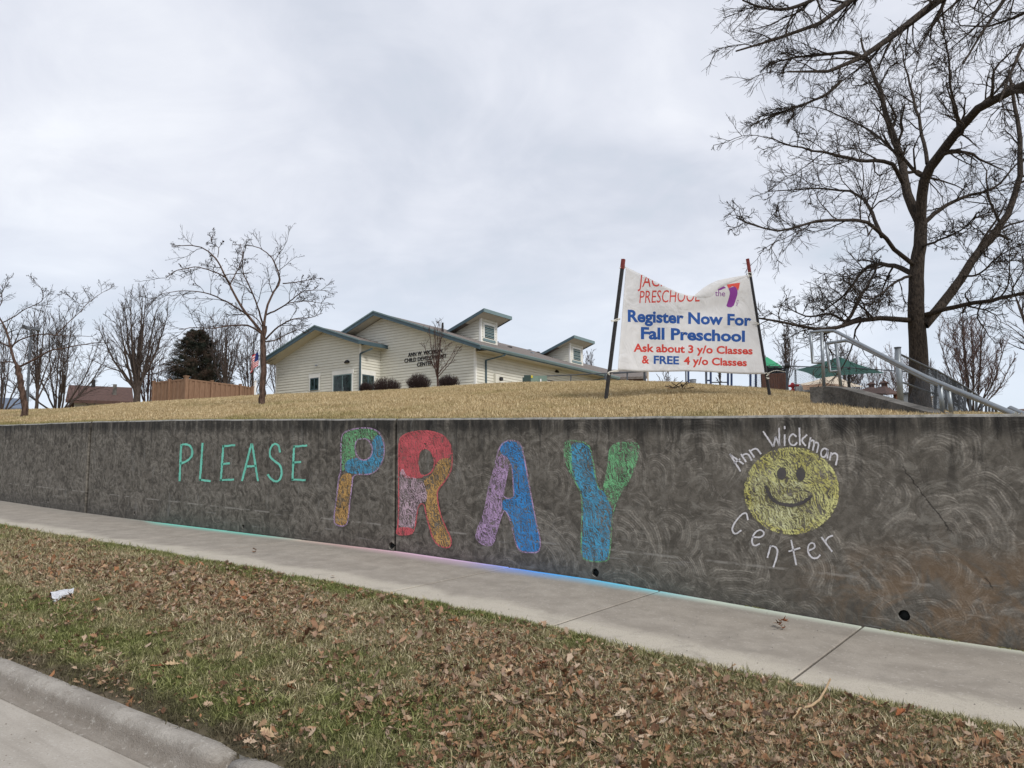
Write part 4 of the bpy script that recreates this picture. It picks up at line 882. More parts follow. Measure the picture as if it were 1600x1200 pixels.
# the big tree right of the stairs: main limbs follow the real ones, with depth
D0 = 25.0
def LQ(l): return [P(x, y, D0 + d_) for x, y, d_ in l]
bt = GP(1437, D0)
trunk = ([bt - [0, 0, .4], *LQ([(1436, 600, 0), (1435, 560, 0), (1433, 498, 0), (1431, 455, 0), (1431, 412, .1), (1441, 373, .2), (1439, 347, .2)])], .295, .17)
limbs = [(LQ([(1439, 350, .2), (1425, 326, .3), (1409, 299, .5), (1414, 260, .8), (1401, 225, 1.2), (1383, 182, 1.6), (1379, 147, 2), (1360, 112, 2.4), (1345, 60, 3)]), .15, .03),
         (LQ([(1437, 352, .2), (1435, 325, .1), (1447, 262, -.3), (1487, 225, -.8), (1513, 178, -1.4), (1557, 152, -2), (1600, 134, -2.4), (1680, 95, -3)]), .165, .08),
         (LQ([(1444, 508, 0), (1455, 492, .1), (1483, 468, .4), (1505, 425, .8), (1539, 377, 1.4), (1570, 355, 1.8), (1594, 300, 2.0), (1597, 250, 2.2), (1590, 180, 2.6), (1575, 110, 3)]), .15, .04),
         (LQ([(1446, 492, 0), (1496, 477, -.6), (1557, 468, -1.4), (1605, 457, -2.2), (1680, 450, -3)]), .075, .03),
         (LQ([(1430, 501, 0), (1390, 498, -.5), (1349, 496, -1.1), (1330, 505, -1.4), (1300, 518, -1.8), (1262, 512, -2.3), (1230, 504, -2.7), (1190, 500, -3.2), (1165, 492, -3.6)]), .085, .02),
         (LQ([(1345, 496, -1.1), (1320, 506, -.9), (1308, 492, -.8), (1292, 489, -.6), (1262, 497, -.3), (1230, 480, 0)]), .05, .015),
         (LQ([(1318, 508, -1.3), (1333, 488, -1.2), (1345, 462, -1.0), (1362, 436, -.9), (1375, 405, -.6)]), .055, .02),
         (LQ([(1427, 428, 0), (1400, 415, .6), (1372, 411, 1.2), (1349, 417, 1.7), (1331, 450, 2.2), (1310, 470, 2.6), (1284, 487, 3)]), .085, .02),
         (LQ([(1429, 415, 0), (1405, 398, -.5), (1383, 376, -1), (1366, 345, -1.5), (1340, 340, -2), (1314, 346, -2.4), (1266, 344, -3), (1223, 366, -3.6), (1180, 355, -4.2), (1150, 340, -4.6)]), .07, .015),
         (LQ([(1410, 285, .5), (1400, 258, .2), (1383, 249, -.3), (1350, 252, -1), (1320, 246, -1.7), (1275, 234, -2.6), (1240, 232, -3.2), (1205, 215, -3.8)]), .07, .015),
         (LQ([(1378, 370, -1), (1360, 325, .0), (1349, 303, .6), (1320, 297, 1.2), (1288, 295, 1.8), (1245, 295, 2.4), (1195, 300, 3)]), .06, .014),
         (LQ([(1449, 256, -.3), (1443, 220, 0), (1435, 182, .5), (1424, 140, 1), (1414, 100, 1.4), (1405, 60, 2)]), .06, .015),
         (LQ([(1497, 205, -1), (1495, 170, -1.2), (1483, 130, -1.6), (1484, 87, -2), (1470, 40, -2.4)]), .045, .014),
         (LQ([(1440, 352, .2), (1460, 333, .6), (1479, 321, 1.0), (1518, 303, 1.6), (1557, 295, 2.2), (1597, 245, 3)]), .07, .02),
         (LQ([(1441, 385, .1), (1460, 378, -.6), (1485, 368, -1.2), (1510, 355, -1.8), (1530, 330, -2.4)]), .04, .012),
         (LQ([(1416, 262, .8), (1395, 235, 2), (1362, 205, 3), (1330, 190, 4), (1290, 170, 5), (1250, 165, 5.6)]), .055, .014),
         (LQ([(1500, 432, .8), (1530, 430, 0), (1560, 400, -1), (1590, 385, -1.6)]), .035, .012),
         (LQ([(1424, 430, .0), (1398, 440, -1.2), (1372, 465, -2), (1345, 470, -2.6), (1325, 440, -3)]), .045, .012)]
build_tree('tall_bare_tree', 'tall bare dark tree with a thick trunk behind the stair handrails', 'tree', bt, trunk, limbs,
           [dict(m=15, lenf=.36, ang=.85, K=9, t0=.2, up=.06, wob=.22, rf=.46, rmin=.013, maxlen=2.1), dict(m=6, lenf=.55, ang=.7, K=6, t0=.12, up=.03, wob=.22, rf=.55, rmin=.009, maxlen=1.3),
            dict(m=5, lenf=.6, ang=.65, K=5, t0=.1, up=.02, wob=.2, rf=.6, rmin=.0065, maxlen=.85), dict(m=4, lenf=.65, ang=.55, K=4, t0=.1, up=.02, wob=.16, rf=.7, rmin=.0042, maxlen=.5)], M['bark'], M['bark'], 11)
# near tree whose limbs come in at the top right corner
nb = np.array([6.6, 15.0, 0]); nb[2] = float(ground(nb[0], nb[1]))
def NQ(l): return [P(x, y, d_) for x, y, d_ in l]
top = nb + [-.1, -.1, 8.2]
build_tree('street_side_tree', 'bare dark tree reaching its limbs into the top right corner of the view', 'tree', nb, ([nb - [0, 0, .4], nb + [.0, 0, 3], nb + [-.1, 0, 6], top], .34, .26),
           [([top, P(1640, -150, 14.6), *NQ([(1540, -45, 14), (1466, 0, 13.6), (1427, 30, 13.3), (1392, 57, 13), (1357, 95, 12.7), (1330, 114, 12.4), (1314, 126, 12.2), (1275, 130, 11.8), (1230, 112, 11.4)])], .2, .012),
            ([top, P(1600, -220, 14.4), *NQ([(1450, -90, 13.5), (1345, -12, 12.8), (1305, 22, 12.4), (1271, 43, 12), (1225, 58, 11.6), (1180, 70, 11.2), (1150, 80, 11)])], .16, .012),
            ([top, P(1650, -120, 14.2), *NQ([(1600, -40, 13.6), (1560, 10, 13.2), (1530, 60, 12.8), (1505, 100, 12.5)])], .12, .012),
            ([top, P(1680, -60, 14.2), *NQ([(1630, 20, 13.6), (1600, 70, 13.2), (1580, 120, 12.8), (1562, 160, 12.4)])], .12, .012),
            ([P(1345, -12, 12.8), *NQ([(1290, -10, 12), (1240, 15, 11.6), (1190, 15, 11.2), (1160, 0, 11)])], .05, .012),
            ([P(1357, 95, 12.7), *NQ([(1330, 80, 12.8), (1290, 85, 12.9), (1240, 90, 13), (1200, 100, 13.1)])], .035, .01),
            ([P(1314, 126, 12.2), *NQ([(1290, 150, 12), (1250, 165, 11.9), (1210, 180, 11.8), (1185, 190, 11.7)])], .025, .01),
            ([top, P(1690, -30, 15), *NQ([(1640, 0, 15.5), (1590, 30, 16), (1540, 60, 16), (1500, 40, 16.2)])], .1, .012)],
           [dict(m=17, lenf=.34, ang=.6, K=7, t0=.36, up=-.10, wob=.14, rf=.5, rmin=.008, maxlen=1.5), dict(m=9, lenf=.6, ang=.6, K=5, t0=.1, up=-.06, wob=.16, rf=.55, rmin=.005, maxlen=.9), dict(m=7, lenf=.6, ang=.55, K=4, t0=.1, up=-.02, wob=.18, rf=.6, rmin=.003, maxlen=.6)], M['bark'], M['bark'], 21)

def crab(name, label, px, py, lims, seed, trunkpix, r0, D=None):
    b = hit(px, py); D = np.hypot(b[0], b[1]); 
    def Q(l): return [P(x, y, D + d_) for x, y, d_ in l]
    t, last = build_tree(name, label, 'tree', b, ([b - [0, 0, .2], *Q(trunkpix)], r0, r0 * .8), [(Q(l), a * .5, c * .65) for l, a, c in lims],
        [dict(m=9, lenf=.34, ang=.8, K=6, t0=.25, up=.12, wob=.16, rf=.55, rmin=.0065, maxlen=.9), dict(m=7, lenf=.55, ang=.75, K=4, t0=.2, up=.06, wob=.2, rf=.6, rmin=.0042, maxlen=.42), dict(m=4, lenf=.5, ang=.7, K=3, t0=.2, up=.02, wob=.15, rf=.7, rmin=.003, maxlen=.17)], M['barkc'], M['bark'], seed)
    Pc = last[0]; rg = np.random.default_rng(seed + 1); n = len(Pc); sel = rg.choice(n, int(n * .16), replace=False); ends = Pc[sel, -1] - np.array(b)[None]
    w = ends[:, 2] > np.percentile(ends[:, 2], 25); ends = ends[w] - [0, 0, .015]; ends = ends[rg.random(len(ends)) < .85]
    o6 = np.array([(1, 0, 0), (-1, 0, 0), (0, 1, 0), (0, -1, 0), (0, 0, 1), (0, 0, -1)], float); tri = np.array([(0, 2, 4), (2, 1, 4), (1, 3, 4), (3, 0, 4), (2, 0, 5), (1, 2, 5), (3, 1, 5), (0, 3, 5)])
    rad = rg.uniform(.007, .017, len(ends)); V = (ends[:, None] + o6[None] * rad[:, None, None]).reshape(-1, 3); F = (tri[None] + 6 * np.arange(len(ends))[:, None, None]).reshape(-1, 3)
    o = bpy.data.objects.new('fruit', npmesh('fruit', V, F)); COL.objects.link(o); o.data.materials.append(M['fruit']); o.parent = t; o['kind'] = 'stuff'
def zc(l, ox=240, oy=360, s=1200 / 280): return [(ox + x / s, oy + y / s, d_) for x, y, d_ in l]
crab('crabapple_tree', 'small bare crabapple tree with dark fruit, standing on the lawn left of the building', 410, 633,
     [(zc([(735, 705, 0), (700, 650, .1), (640, 580, .2), (590, 530, .3), (560, 450, .4), (515, 370, .5), (460, 280, .6), (430, 180, .7), (330, 110, .8), (220, 80, .9), (120, 110, 1)]), .07, .012),
      (zc([(720, 690, 0), (660, 635, -.2), (560, 632, -.4), (400, 655, -.7), (250, 650, -.9), (170, 665, -1.1)]), .045, .01),
      (zc([(640, 575, .2), (540, 505, 0), (440, 450, -.2), (340, 412, -.4), (240, 402, -.6), (140, 410, -.8), (50, 425, -1)]), .04, .008),
      (zc([(515, 360, .5), (470, 300, .2), (380, 270, 0), (300, 240, -.2), (210, 255, -.4), (130, 270, -.5), (85, 320, -.6)]), .035, .008),
      (zc([(735, 640, 0), (710, 550, -.2), (670, 430, -.4), (620, 330, -.5), (580, 250, -.6), (610, 170, -.7), (600, 130, -.8)]), .045, .01),
      (zc([(730, 650, 0), (700, 600, .3), (650, 560, .5), (580, 560, .8), (500, 570, 1)]), .03, .01),
      (zc([(740, 640, 0), (750, 560, .2), (765, 460, .4), (800, 410, .5), (865, 355, .7), (840, 270, .9), (800, 190, 1), (740, 120, 1.1), (660, 95, 1.2), (530, 95, 1.3)]), .06, .01),
      (zc([(865, 355, .7), (940, 350, .6), (1020, 335, .5), (1110, 320, .4)]), .03, .008),
      (zc([(755, 565, .2), (830, 530, 0), (900, 490, -.2), (960, 430, -.4), (1020, 395, -.5), (1100, 400, -.6), (1170, 405, -.7)]), .04, .008),
      (zc([(750, 730, 0), (800, 670, -.1), (870, 620, -.3), (950, 585, -.5), (1040, 590, -.7), (1130, 555, -.9)]), .045, .008),
      (zc([(750, 745, 0), (820, 735, .3), (900, 690, .6), (960, 660, .8), (1030, 690, 1)]), .035, .008),
      (zc([(515, 355, .5), (550, 290, .7), (580, 230, .9), (600, 160, 1), (580, 90, 1.1)]), .03, .008),
      (zc([(430, 180, .7), (440, 110, .8), (380, 90, .7), (400, 10, .7)]), .02, .006),
      (zc([(900, 490, -.2), (960, 475, .2), (1060, 475, .5), (1130, 490, .7)]), .025, .008)],
     3, zc([(728, 1050, 0), (738, 900, 0), (733, 760, 0), (735, 690, 0), (742, 640, 0)]), .072)
def zl(l, s=1200 / 260): return [(x / s, 400 + y / s, d_) for x, y, d_ in l]
crab('crabapple_tree', 'leaning bare crabapple tree at the left end of the lawn, its branches spreading low', 39, 653,
     [(zl([(135, 810, 0), (105, 760, .1), (80, 690, .2), (70, 650, .3), (60, 570, .5), (15, 480, .7), (-30, 400, .9), (-60, 300, 1)]), .085, .02),
      (zl([(135, 800, 0), (220, 765, -.2), (330, 690, -.4), (450, 665, -.6), (570, 640, -.8), (700, 625, -1), (790, 620, -1.2)]), .06, .01),
      (zl([(75, 660, .3), (140, 600, .1), (230, 570, -.1), (320, 565, -.4), (500, 575, -.6), (640, 580, -.8)]), .045, .01),
      (zl([(400, 575, -.4), (480, 490, -.2), (560, 420, 0), (650, 320, .2), (730, 270, .4), (810, 225, .6)]), .028, .007),
      (zl([(15, 480, .7), (90, 450, .5), (160, 395, .3), (230, 360, .1), (310, 330, -.2), (325, 260, -.3), (235, 165, -.4)]), .035, .007),
      (zl([(70, 655, .3), (0, 620, .8), (-80, 600, 1.2), (-180, 560, 1.6)]), .05, .01),
      (zl([(100, 765, .1), (40, 760, .4), (-30, 780, .8), (-120, 760, 1.2)]), .04, .01),
      (zl([(640, 330, .2), (570, 350, 0), (520, 300, -.2), (440, 260, -.4)]), .015, .006),
      (zl([(-30, 400, .9), (20, 330, .8), (10, 260, .7), (70, 155, .6)]), .03, .006)],
     8, zl([(175, 1150, 0), (178, 1060, 0), (155, 930, 0), (135, 830, 0), (120, 790, 0)]), .088)

def far_tree(name, label, px, pytop, halfw, D, seed, mt='twig2', nm=9, frac=.16, r0=.16, multi=False, group=None, dens=1.0, ball=.0, cat='tree', px_top=None, sink=.3, lift=0.0, twig=.011, up=.12):
    b = GP(px, D); b[2] += lift; zt_ = P(px, pytop, D)[2]; H = zt_ - b[2]; S = halfw * D / 1200; rg = np.random.default_rng(seed)
    tx = 0 if px_top is None else (px_top - px) * D / 1200
    lims = []; tt = b + [0, 0, H * frac]
    for i in range(nm):
        az = i / nm * 6.283 + rg.uniform(-.3, .3); k = rg.uniform(.25, 1.0) if i % 3 else rg.uniform(.0, .35); hh_ = (1 - .52 * k * k) * rg.uniform(.84, .97)
        e = b + [math.cos(az) * S * k * .92 + tx, math.sin(az) * S * k * .92, H * hh_]; st = (b + [math.cos(az) * r0, math.sin(az) * r0, 0]) if multi else b + [0, 0, H * frac * rg.uniform(.55, 1.25)]
        mid = st + (e - st) * .45 + [math.cos(az) * S * k * .14, math.sin(az) * S * k * .14, H * .02]
        lims.append(([st, mid, e], r0 * (.34 if not multi else .34), .012))
    up_ = up
    return build_tree(name, label, cat, b, ([b - [0, 0, sink], b + [0, 0, H * frac * .6], b + [tx * .3, 0, H * (frac if multi else .6)]], r0 * .75, r0 * .28), lims,
        [dict(m=int(8 * dens), lenf=.4, ang=.55, K=6, t0=.15, up=up_, wob=.12, rf=.5, rmin=twig * 1.5, maxlen=3), dict(m=int(6 * dens), lenf=.5, ang=.5, K=4, t0=.1, up=up_, wob=.15, rf=.55, rmin=twig, maxlen=1.5), dict(m=4, lenf=.55, ang=.5, K=3, t0=.1, up=up_, wob=.15, rf=.6, rmin=twig * .7, maxlen=.8)], M['bark2'] if mt != 'twigr' else M['twigr'], M[mt], seed, group, sides=(8, 5, 4, 3, 3, 3))
GB = 'bare trees in the distance behind the lawn'
far_tree('bare_tree', 'bare rounded tree with upswept branches right of the brown roofed house', 213, 450, 84, 52, 31, 'twig2', 12, .12, .3, group=GB, dens=1.2)
far_tree('bare_tree', 'wide bare tree with several low leaning trunks just left of the brown roofed house', 92, 484, 85, 62, 32, 'twig2', 12, .05, .2, True, group=GB, dens=1.2)
far_tree('bare_tree', 'slender bare tree close behind the parking light pole', 57, 478, 40, 58, 33, 'twig2', 8, .2, .16, group=GB)
far_tree('bare_tree', 'bare tree at the far left edge with a thin grey crown', 2, 500, 50, 66, 34, 'twig2', 9, .1, .2, True, group=GB)
far_tree('bare_tree', 'bare tree with a leaning trunk half hidden by the left end of the tan fence', 232, 540, 40, 56, 35, 'twigr', 7, .05, .2, True, group=GB)
far_tree('bare_tree', 'tall bare tree rising behind the dark conifer', 326, 482, 44, 60, 36, 'twig2', 10, .1, .22, group=GB, dens=1.1)
far_tree('bare_tree', 'bare tree behind the middle of the tan fence', 350, 500, 38, 55, 37, 'twig2', 9, .1, .2, group=GB)
far_tree('bare_tree', 'pale multi stemmed bare tree behind the flag', 392, 508, 36, 60, 38, 'twig2', 10, .05, .15, True, group=GB)
far_tree('bare_tree', 'bare tree showing between the crabapple trunk and the left gable', 437, 505, 38, 78, 39, 'twig2', 9, .1, .2, True, group=GB)
far_tree('bare_tree', 'bare tree top showing behind the roof right of the second dormer', 922, 545, 26, 82, 40, 'twig2', 8, .3, .16, group=GB)
far_tree('bare_tree', 'reddish multi stemmed bare tree right of the tall tree, behind the descending fence', 1519, 488, 72, 36, 41, 'twigp', 16, .04, .10, True, group=GB, dens=1.3, up=.2, twig=.008)
far_tree('bare_tree', 'bare tree reaching in from the right edge at mid height', 1650, 372, 80, 44, 42, 'twig2', 10, .15, .3, group=GB, dens=1.1)
far_tree('bare_tree', 'thin bare tree behind the green roofed play tower', 1232, 505, 40, 48, 43, 'twig2', 8, .15, .12, group=GB, up=.18)
far_tree('bare_tree', 'thin bare tree behind the green shade canopy', 1322, 525, 36, 56, 44, 'twig2', 8, .1, .12, group=GB)
far_tree('bare_tree', 'young bare tree with upright twigs in front of the gable lettering', 684, 498, 46, 43, 45, 'twigr', 11, .2, .085, group=None, up=.10, twig=.007, dens=.7)
far_tree('bare_tree', 'small bare tree under the right part of the banner, beyond the play posts', 1127, 577, 14, 38, 46, 'bark', 5, .3, .08, group=None, dens=.6)
far_tree('bare_tree', 'small thin bare tree under the left part of the banner', 1042, 574, 18, 55, 47, 'twig2', 6, .1, .06, True, dens=.7)
for i, (px, tp, hw, D) in enumerate(((1305, 562, 20, 60), (1338, 556, 22, 62), (1368, 552, 24, 60), (1400, 548, 26, 58), (1428, 560, 18, 60))):
    far_tree('bare_thicket', ['pinkish bare thicket left of the tan canopy top', 'pinkish bare thicket above the right tip of the green canopy', 'pinkish bare thicket behind the brown picnic shelters', 'tall pinkish bare thicket behind the grey fence end post', 'pinkish bare thicket right beside the tall tree trunk'][i], px, tp, hw, D, 60 + i, 'twigp', 9, .05, .05, True, group='pinkish bare thickets behind the playground', cat='bush', dens=.8)
# shrubs
for i, (px, pt, hw, D) in enumerate(((603, 590, 24, 46.5), (655, 584, 21, 46.5), (701, 586, 19, 46.5), (571, 597, 10, 47.5))):
    b = GP(px, D); zt_ = P(px, pt, D)[2]; zb_ = P(px, 612, D)[2]; S = hw * D / 1200; rg = np.random.default_rng(90 + i); b[2] = min(b[2], zb_); H = zt_ - b[2]
    n = 260; az = rg.random(n) * 6.283; k = np.sqrt(rg.random(n)); e = np.stack([np.cos(az) * S * k, np.sin(az) * S * k, H * np.sqrt(1 - .62 * k ** 2) * rg.uniform(.8, 1, n)], 1)
    st = e * [.35, .35, 0]; md = st * .5 + e * .5 + np.stack([np.cos(az) * S * .1 * k, np.sin(az) * S * .1 * k, 0 * k], 1); Pc = np.stack([st, md, e], 1); Rc = np.tile([.012, .009, .005], (n, 1))
    parts = [tubes(Pc, Rc, 3)]; P2, R2 = spawn(Pc, Rc, 7, .35, .5, rg, K=3, t0=.3, up=.2, rmin=.006, maxlen=.35); parts.append(tubes(P2, R2, 3))
    V, Q = join(parts); t = thing('shrub', b, ['wide rounded purple brown shrub nearest the gable corner window', 'purple brown shrub at the foot of the young tree', 'small rounded purple brown shrub left of the building corner', 'low sparse brown shrub under the corner window'][i], 'shrub', 'bare rounded shrubs along the gable wall')
    o = bpy.data.objects.new('twigs', npmesh('twigs', V, Q)); COL.objects.link(o); o.data.materials.append(M['shrub']); o.parent = t; o['kind'] = 'stuff'
# conifer
b = GP(303, 60); zt_ = P(303, 516, 60)[2]; H = zt_ - b[2]; S = 62 * 60 / 1200; rg = np.random.default_rng(77)
ct = thing('conifer_tree', b, 'dark broad conifer with brown patches behind the tan fence', 'tree'); V, Q = tubes(np.array([[(0, 0, -.3), (0, 0, H * .5), (0, 0, H * .97)]], float), np.array([[.2, .13, .02]]), 8)
o = bpy.data.objects.new('trunk', npmesh('trunk', V, Q)); COL.objects.link(o); o.data.materials.append(M['bark']); o.parent = ct
nb_ = 330; hz_ = rg.uniform(.06, .97, nb_); az = rg.random(nb_) * 6.283; rad = S * (1 - hz_) ** .6 * rg.uniform(.7, 1.12, nb_) * np.where(hz_ < .2, .9, 1)
st = np.stack([0 * hz_, 0 * hz_, hz_ * H], 1); e = st + np.stack([np.cos(az) * rad, np.sin(az) * rad, rad * .18 + .1], 1); Pb = np.stack([st, st * .5 + e * .5 - [0, 0, .05], e], 1); Rb = np.tile([.03, .02, .008], (nb_, 1))
P2, R2 = spawn(Pb, Rb, 12, .32, .7, rg, K=3, t0=.25, up=.05, rmin=.006, maxlen=.8)
V, Q = join([tubes(Pb, Rb, 3), tubes(P2, R2, 3)]); o = bpy.data.objects.new('branches', npmesh('branches', V, Q)); COL.objects.link(o); o.data.materials.append(M['bark']); o.parent = ct
n = len(P2); kk = 26; tt_ = rg.random((n, kk, 1)); c_ = P2[:, :1] * (1 - tt_) + P2[:, -1:] * tt_ + rg.normal(size=(n, kk, 3)) * .05; d1 = unit(rg.normal(size=c_.shape) + [0, 0, .3]) * .09; d2 = unit(np.cross(d1, rg.normal(size=c_.shape))) * .016
V = np.stack([c_ - d2, c_ + d2, c_ + d1], 2).reshape(-1, 3); F = np.arange(len(V)).reshape(-1, 3); o = bpy.data.objects.new('needles', npmesh('needles', V, F, False)); COL.objects.link(o); o.data.materials.append(M['needle']); o.parent = ct; o['kind'] = 'stuff'

# ------------------------------------------------------------------ tan board fence
fe = thing('board_fence', GP(291, 48), 'tan vertical board enclosure fence with a raised corner post on the left of the lawn', 'fence')
FZ = P(291, 592, 48)[2]
def fpt(px, py): r = ray(px, py); D = FZ / r[2]; return np.array([r[0] * D, r[1] * D, FZ])
c0, cL, cR, cE = fpt(291, 592), fpt(241, 597.5), fpt(375, 602.3), fpt(394, 606)
picket = None
def run(a, b, posts):
    global picket
    d_ = b - a; ln = np.linalg.norm(d_); d_ = d_ / ln; n = math.ceil(ln / .19); st = ln / n; nrm_ = np.array([-d_[1], d_[0], 0]); nrm_ *= -np.sign(nrm_ @ a)
    if picket is None: picket = MB().box(-.098, .098, -.012, .012, -2.4, -.05).mesh('board')
    ang_ = math.atan2(d_[1], d_[0])
    for i in range(n):
        o = bpy.data.objects.new('board', picket); COL.objects.link(o); o.data.materials.append(M['fence']) if not picket.materials else None
        q = a + d_ * st * (i + .5) + nrm_ * (.025 if i % 2 else -.005) - np.array(fe.location); o.location = q; o.rotation_euler = (0, 0, ang_ + random.uniform(-.02, .02)); o.parent = fe
    MB().beam(a - [0, 0, .03], b - [0, 0, .03], .09, .09).build('top_rail', M['fence'], fe)
    for t_ in posts: q = a + (b - a) * t_; MB().obox(q - [.065, .065, 2.4] + nrm_ * .04, (.13, 0, 0), (0, .13, 0), (0, 0, 2.44)).obox(q - [.085, .085, -.04] + nrm_ * .04, (.17, 0, 0), (0, .17, 0), (0, 0, .05)).build('post', M['fence'], fe)
run(c0, cL, (.5, 1)); run(c0, cR, (.45, 1)); run(cR, cE, (1,))
MB().obox(c0 - [.1, .1, 2.4], (.2, 0, 0), (0, .2, 0), (0, 0, 2.52)).obox(c0 - [.13, .13, -.12], (.26, 0, 0), (0, .26, 0), (0, 0, .06)).build('corner_post', M['fence'], fe)
# flag
fp = thing('flagpole', GP(404.5, 54), 'thin flagpole half hidden by the crabapple trunk', 'flagpole'); a = P(404.5, 545, 54); g_ = GP(404.5, 54)
MB().tube([g_ - [0, 0, .4], [g_[0], g_[1], a[2]]], .04, 8).build('pole', M['galv'], fp); MB().tube([[g_[0], g_[1], a[2]], [g_[0], g_[1], a[2] + .1]], .07, 8).build('finial', M['galv'], fp)
M['fred'] = plain('red flag cloth', (.6, .03, .05), .08, 4, .8, trans=.3); M['fwhite'] = plain('white flag cloth', (.75, .74, .74), .05, 4, .8, trans=.3); M['fblue'] = plain('blue flag cloth', (.03, .05, .2), .1, 4, .8, trans=.3)
TLf, TRf, BLf = np.array([403.5, 548.]), np.array([391.5, 560.]), np.array([402.5, 572.])
def fl(u, v):
    q = TLf + (TRf - TLf) * u + (BLf - TLf) * v + np.array([1.6 * math.sin(u * 7 + v * 2), 1.2 * math.sin(v * 5)]); return P(q[0], q[1], 53.9 + .12 * math.sin(u * 9))
flag = thing('flag', fl(0, 0), 'small red and white striped flag with a blue canton hanging left of the crabapple trunk', 'flag')
for i in range(13):
    u0 = .4 if i < 7 else 0; b = MB(); N_ = 8
    for j in range(N_):
        ua, ub = u0 + (1 - u0) * j / N_, u0 + (1 - u0) * (j + 1) / N_; b.add([fl(ua, i / 13), fl(ub, i / 13), fl(ub, (i + 1) / 13), fl(ua, (i + 1) / 13)], [(0, 1, 2, 3)])
    b.build('stripe', M['fwhite'] if i % 2 else M['fred'], flag)
b = MB()
for j in range(4):
    for i in range(4): b.add([fl(.1 * j, .135 * i), fl(.1 * j + .1, .135 * i), fl(.1 * j + .1, .135 * i + .135), fl(.1 * j, .135 * i + .135)], [(0, 1, 2, 3)])
b.build('canton', M['fblue'], flag)
wp = thing('white_post', GP(397.5, 57), 'short white post showing between the fence end and the crabapple trunk', 'post'); q = GP(397.5, 57); zt_ = P(397.5, 596, 57)[2]
MB().tube([q - [0, 0, .5], [q[0], q[1], zt_]], .09, 8).build('shaft', M['whitep'], wp); MB().tube([[q[0], q[1], zt_], [q[0], q[1], zt_ + .05]], .13, 8).build('cap', M['whitep'], wp)

# ------------------------------------------------------------------ banner and its two posts
b1 = hit(946.5, 626); b2 = hit(1203, 620); D1 = np.hypot(*b1[:2]); D2 = np.hypot(*b2[:2])
t1 = P(974, 405, D1); t2 = P(1168, 404.5, D2 )
def post(base, topp, name, label):
    t = thing(name, base, label, 'post', 'leaning banner posts'); d_ = (topp - base); k = .93 if label.startswith('left') else .90
    u = np.array([1, 0, 0.]); 
    MB().beam(base - d_ * .12, base + d_ * k, .05, .045, (0, 1, 0.01)).build('shaft', M['bark2p'], t)
    MB().beam(base + d_ * k, topp, .055, .05, (0, 1, 0.01)).build('painted_tip', M['rustpost'], t)
M['bark2p'] = plain('dark painted steel post', (.03, .028, .028), .35, 25, .6)
post(b1, t1, 'banner_post', 'left leaning dark post with red tip holding up the banner'); post(b2, t2, 'banner_post', 'right leaning dark post with red tip holding up the banner')
TL, TR, BL, BR = (978, 417), (1170, 429), (965, 579), (1196, 584)
def bD(px): return D1 + (D2 - D1) * (px - 965) / 231 - .06
def billow(px, py):
    u = (px - 965) / 231; v = (py - 420) / 165; s = math.sin(math.pi * min(1, max(0, u)))
    return .10 * s * (.4 + .6 * v) + .018 * math.sin(u * 13 + v * 4) * s + .035 * math.sin(u * 5.5 - v * 7 + 1) * (1 - v) + .012 * math.sin(v * 22 + u * 9) * math.exp(-((u - .55) / .3) ** 2 - ((v - .35) / .25) ** 2) * 2
def BQ(px, py, off=0.0): return P(px, py, bD(px) + billow(px, py) - off)
topc = [(978, 417), (1000, 427.5), (1020, 437.5), (1040, 448), (1060, 457.5), (1075, 461.5), (1092, 463), (1103, 462), (1110, 460), (1115, 455), (1121, 449), (1134, 442), (1150, 436.5), (1170, 429)]
txs = [q[0] for q in topc]; tys = [q[1] for q in topc]
def topy(x): return float(np.interp(x, txs, tys))
def fabric(t):
    p = t.pos(); n = t.noise(p, 5, 5, .6, 1.0); g = t.noise(p, 2.0, 3)
    return dict(col=t.mix(t.step(g, .3, .7), (.70, .70, .71), (.78, .78, .79)), rough=.6, bump=t.noise(p, 1.6, 3, .5, 1.5), bs=.35, bd=.12, trans=.2)
M['vinyl'] = mat('white banner vinyl', fabric)
ban = thing('banner', BQ(1080, 583), 'white vinyl banner tied between two leaning posts, reading Register Now For Fall Preschool', 'banner')
nu, nv = 64, 40; v = []; f = []
for j in range(nv + 1):
    for i in range(nu + 1):
        u = i / nu; w_ = j / nv
        # left and right edges slope
        xt = 978 + (1170 - 978) * u; xb = 965 + 231 * u; yb = 579 + 5 * u + 1.2 * math.sin(u * 9)
        yt = topy(xt); 
        for _ in range(2): pass
        y = yt + (yb - yt) * w_; x = xt + (xb - xt) * ((y - (417 + 12 * u)) / (162)); v.append(BQ(x, y))
for j in range(nv):
    for i in range(nu): a = j * (nu + 1) + i; f.append((a, a + 1, a + nu + 2, a + nu + 1))
o = link('cloth', mesh('cloth', v, f, True), M['vinyl'], ban); sm_ = o.modifiers.new('s', 'SOLIDIFY'); sm_.thickness = .003
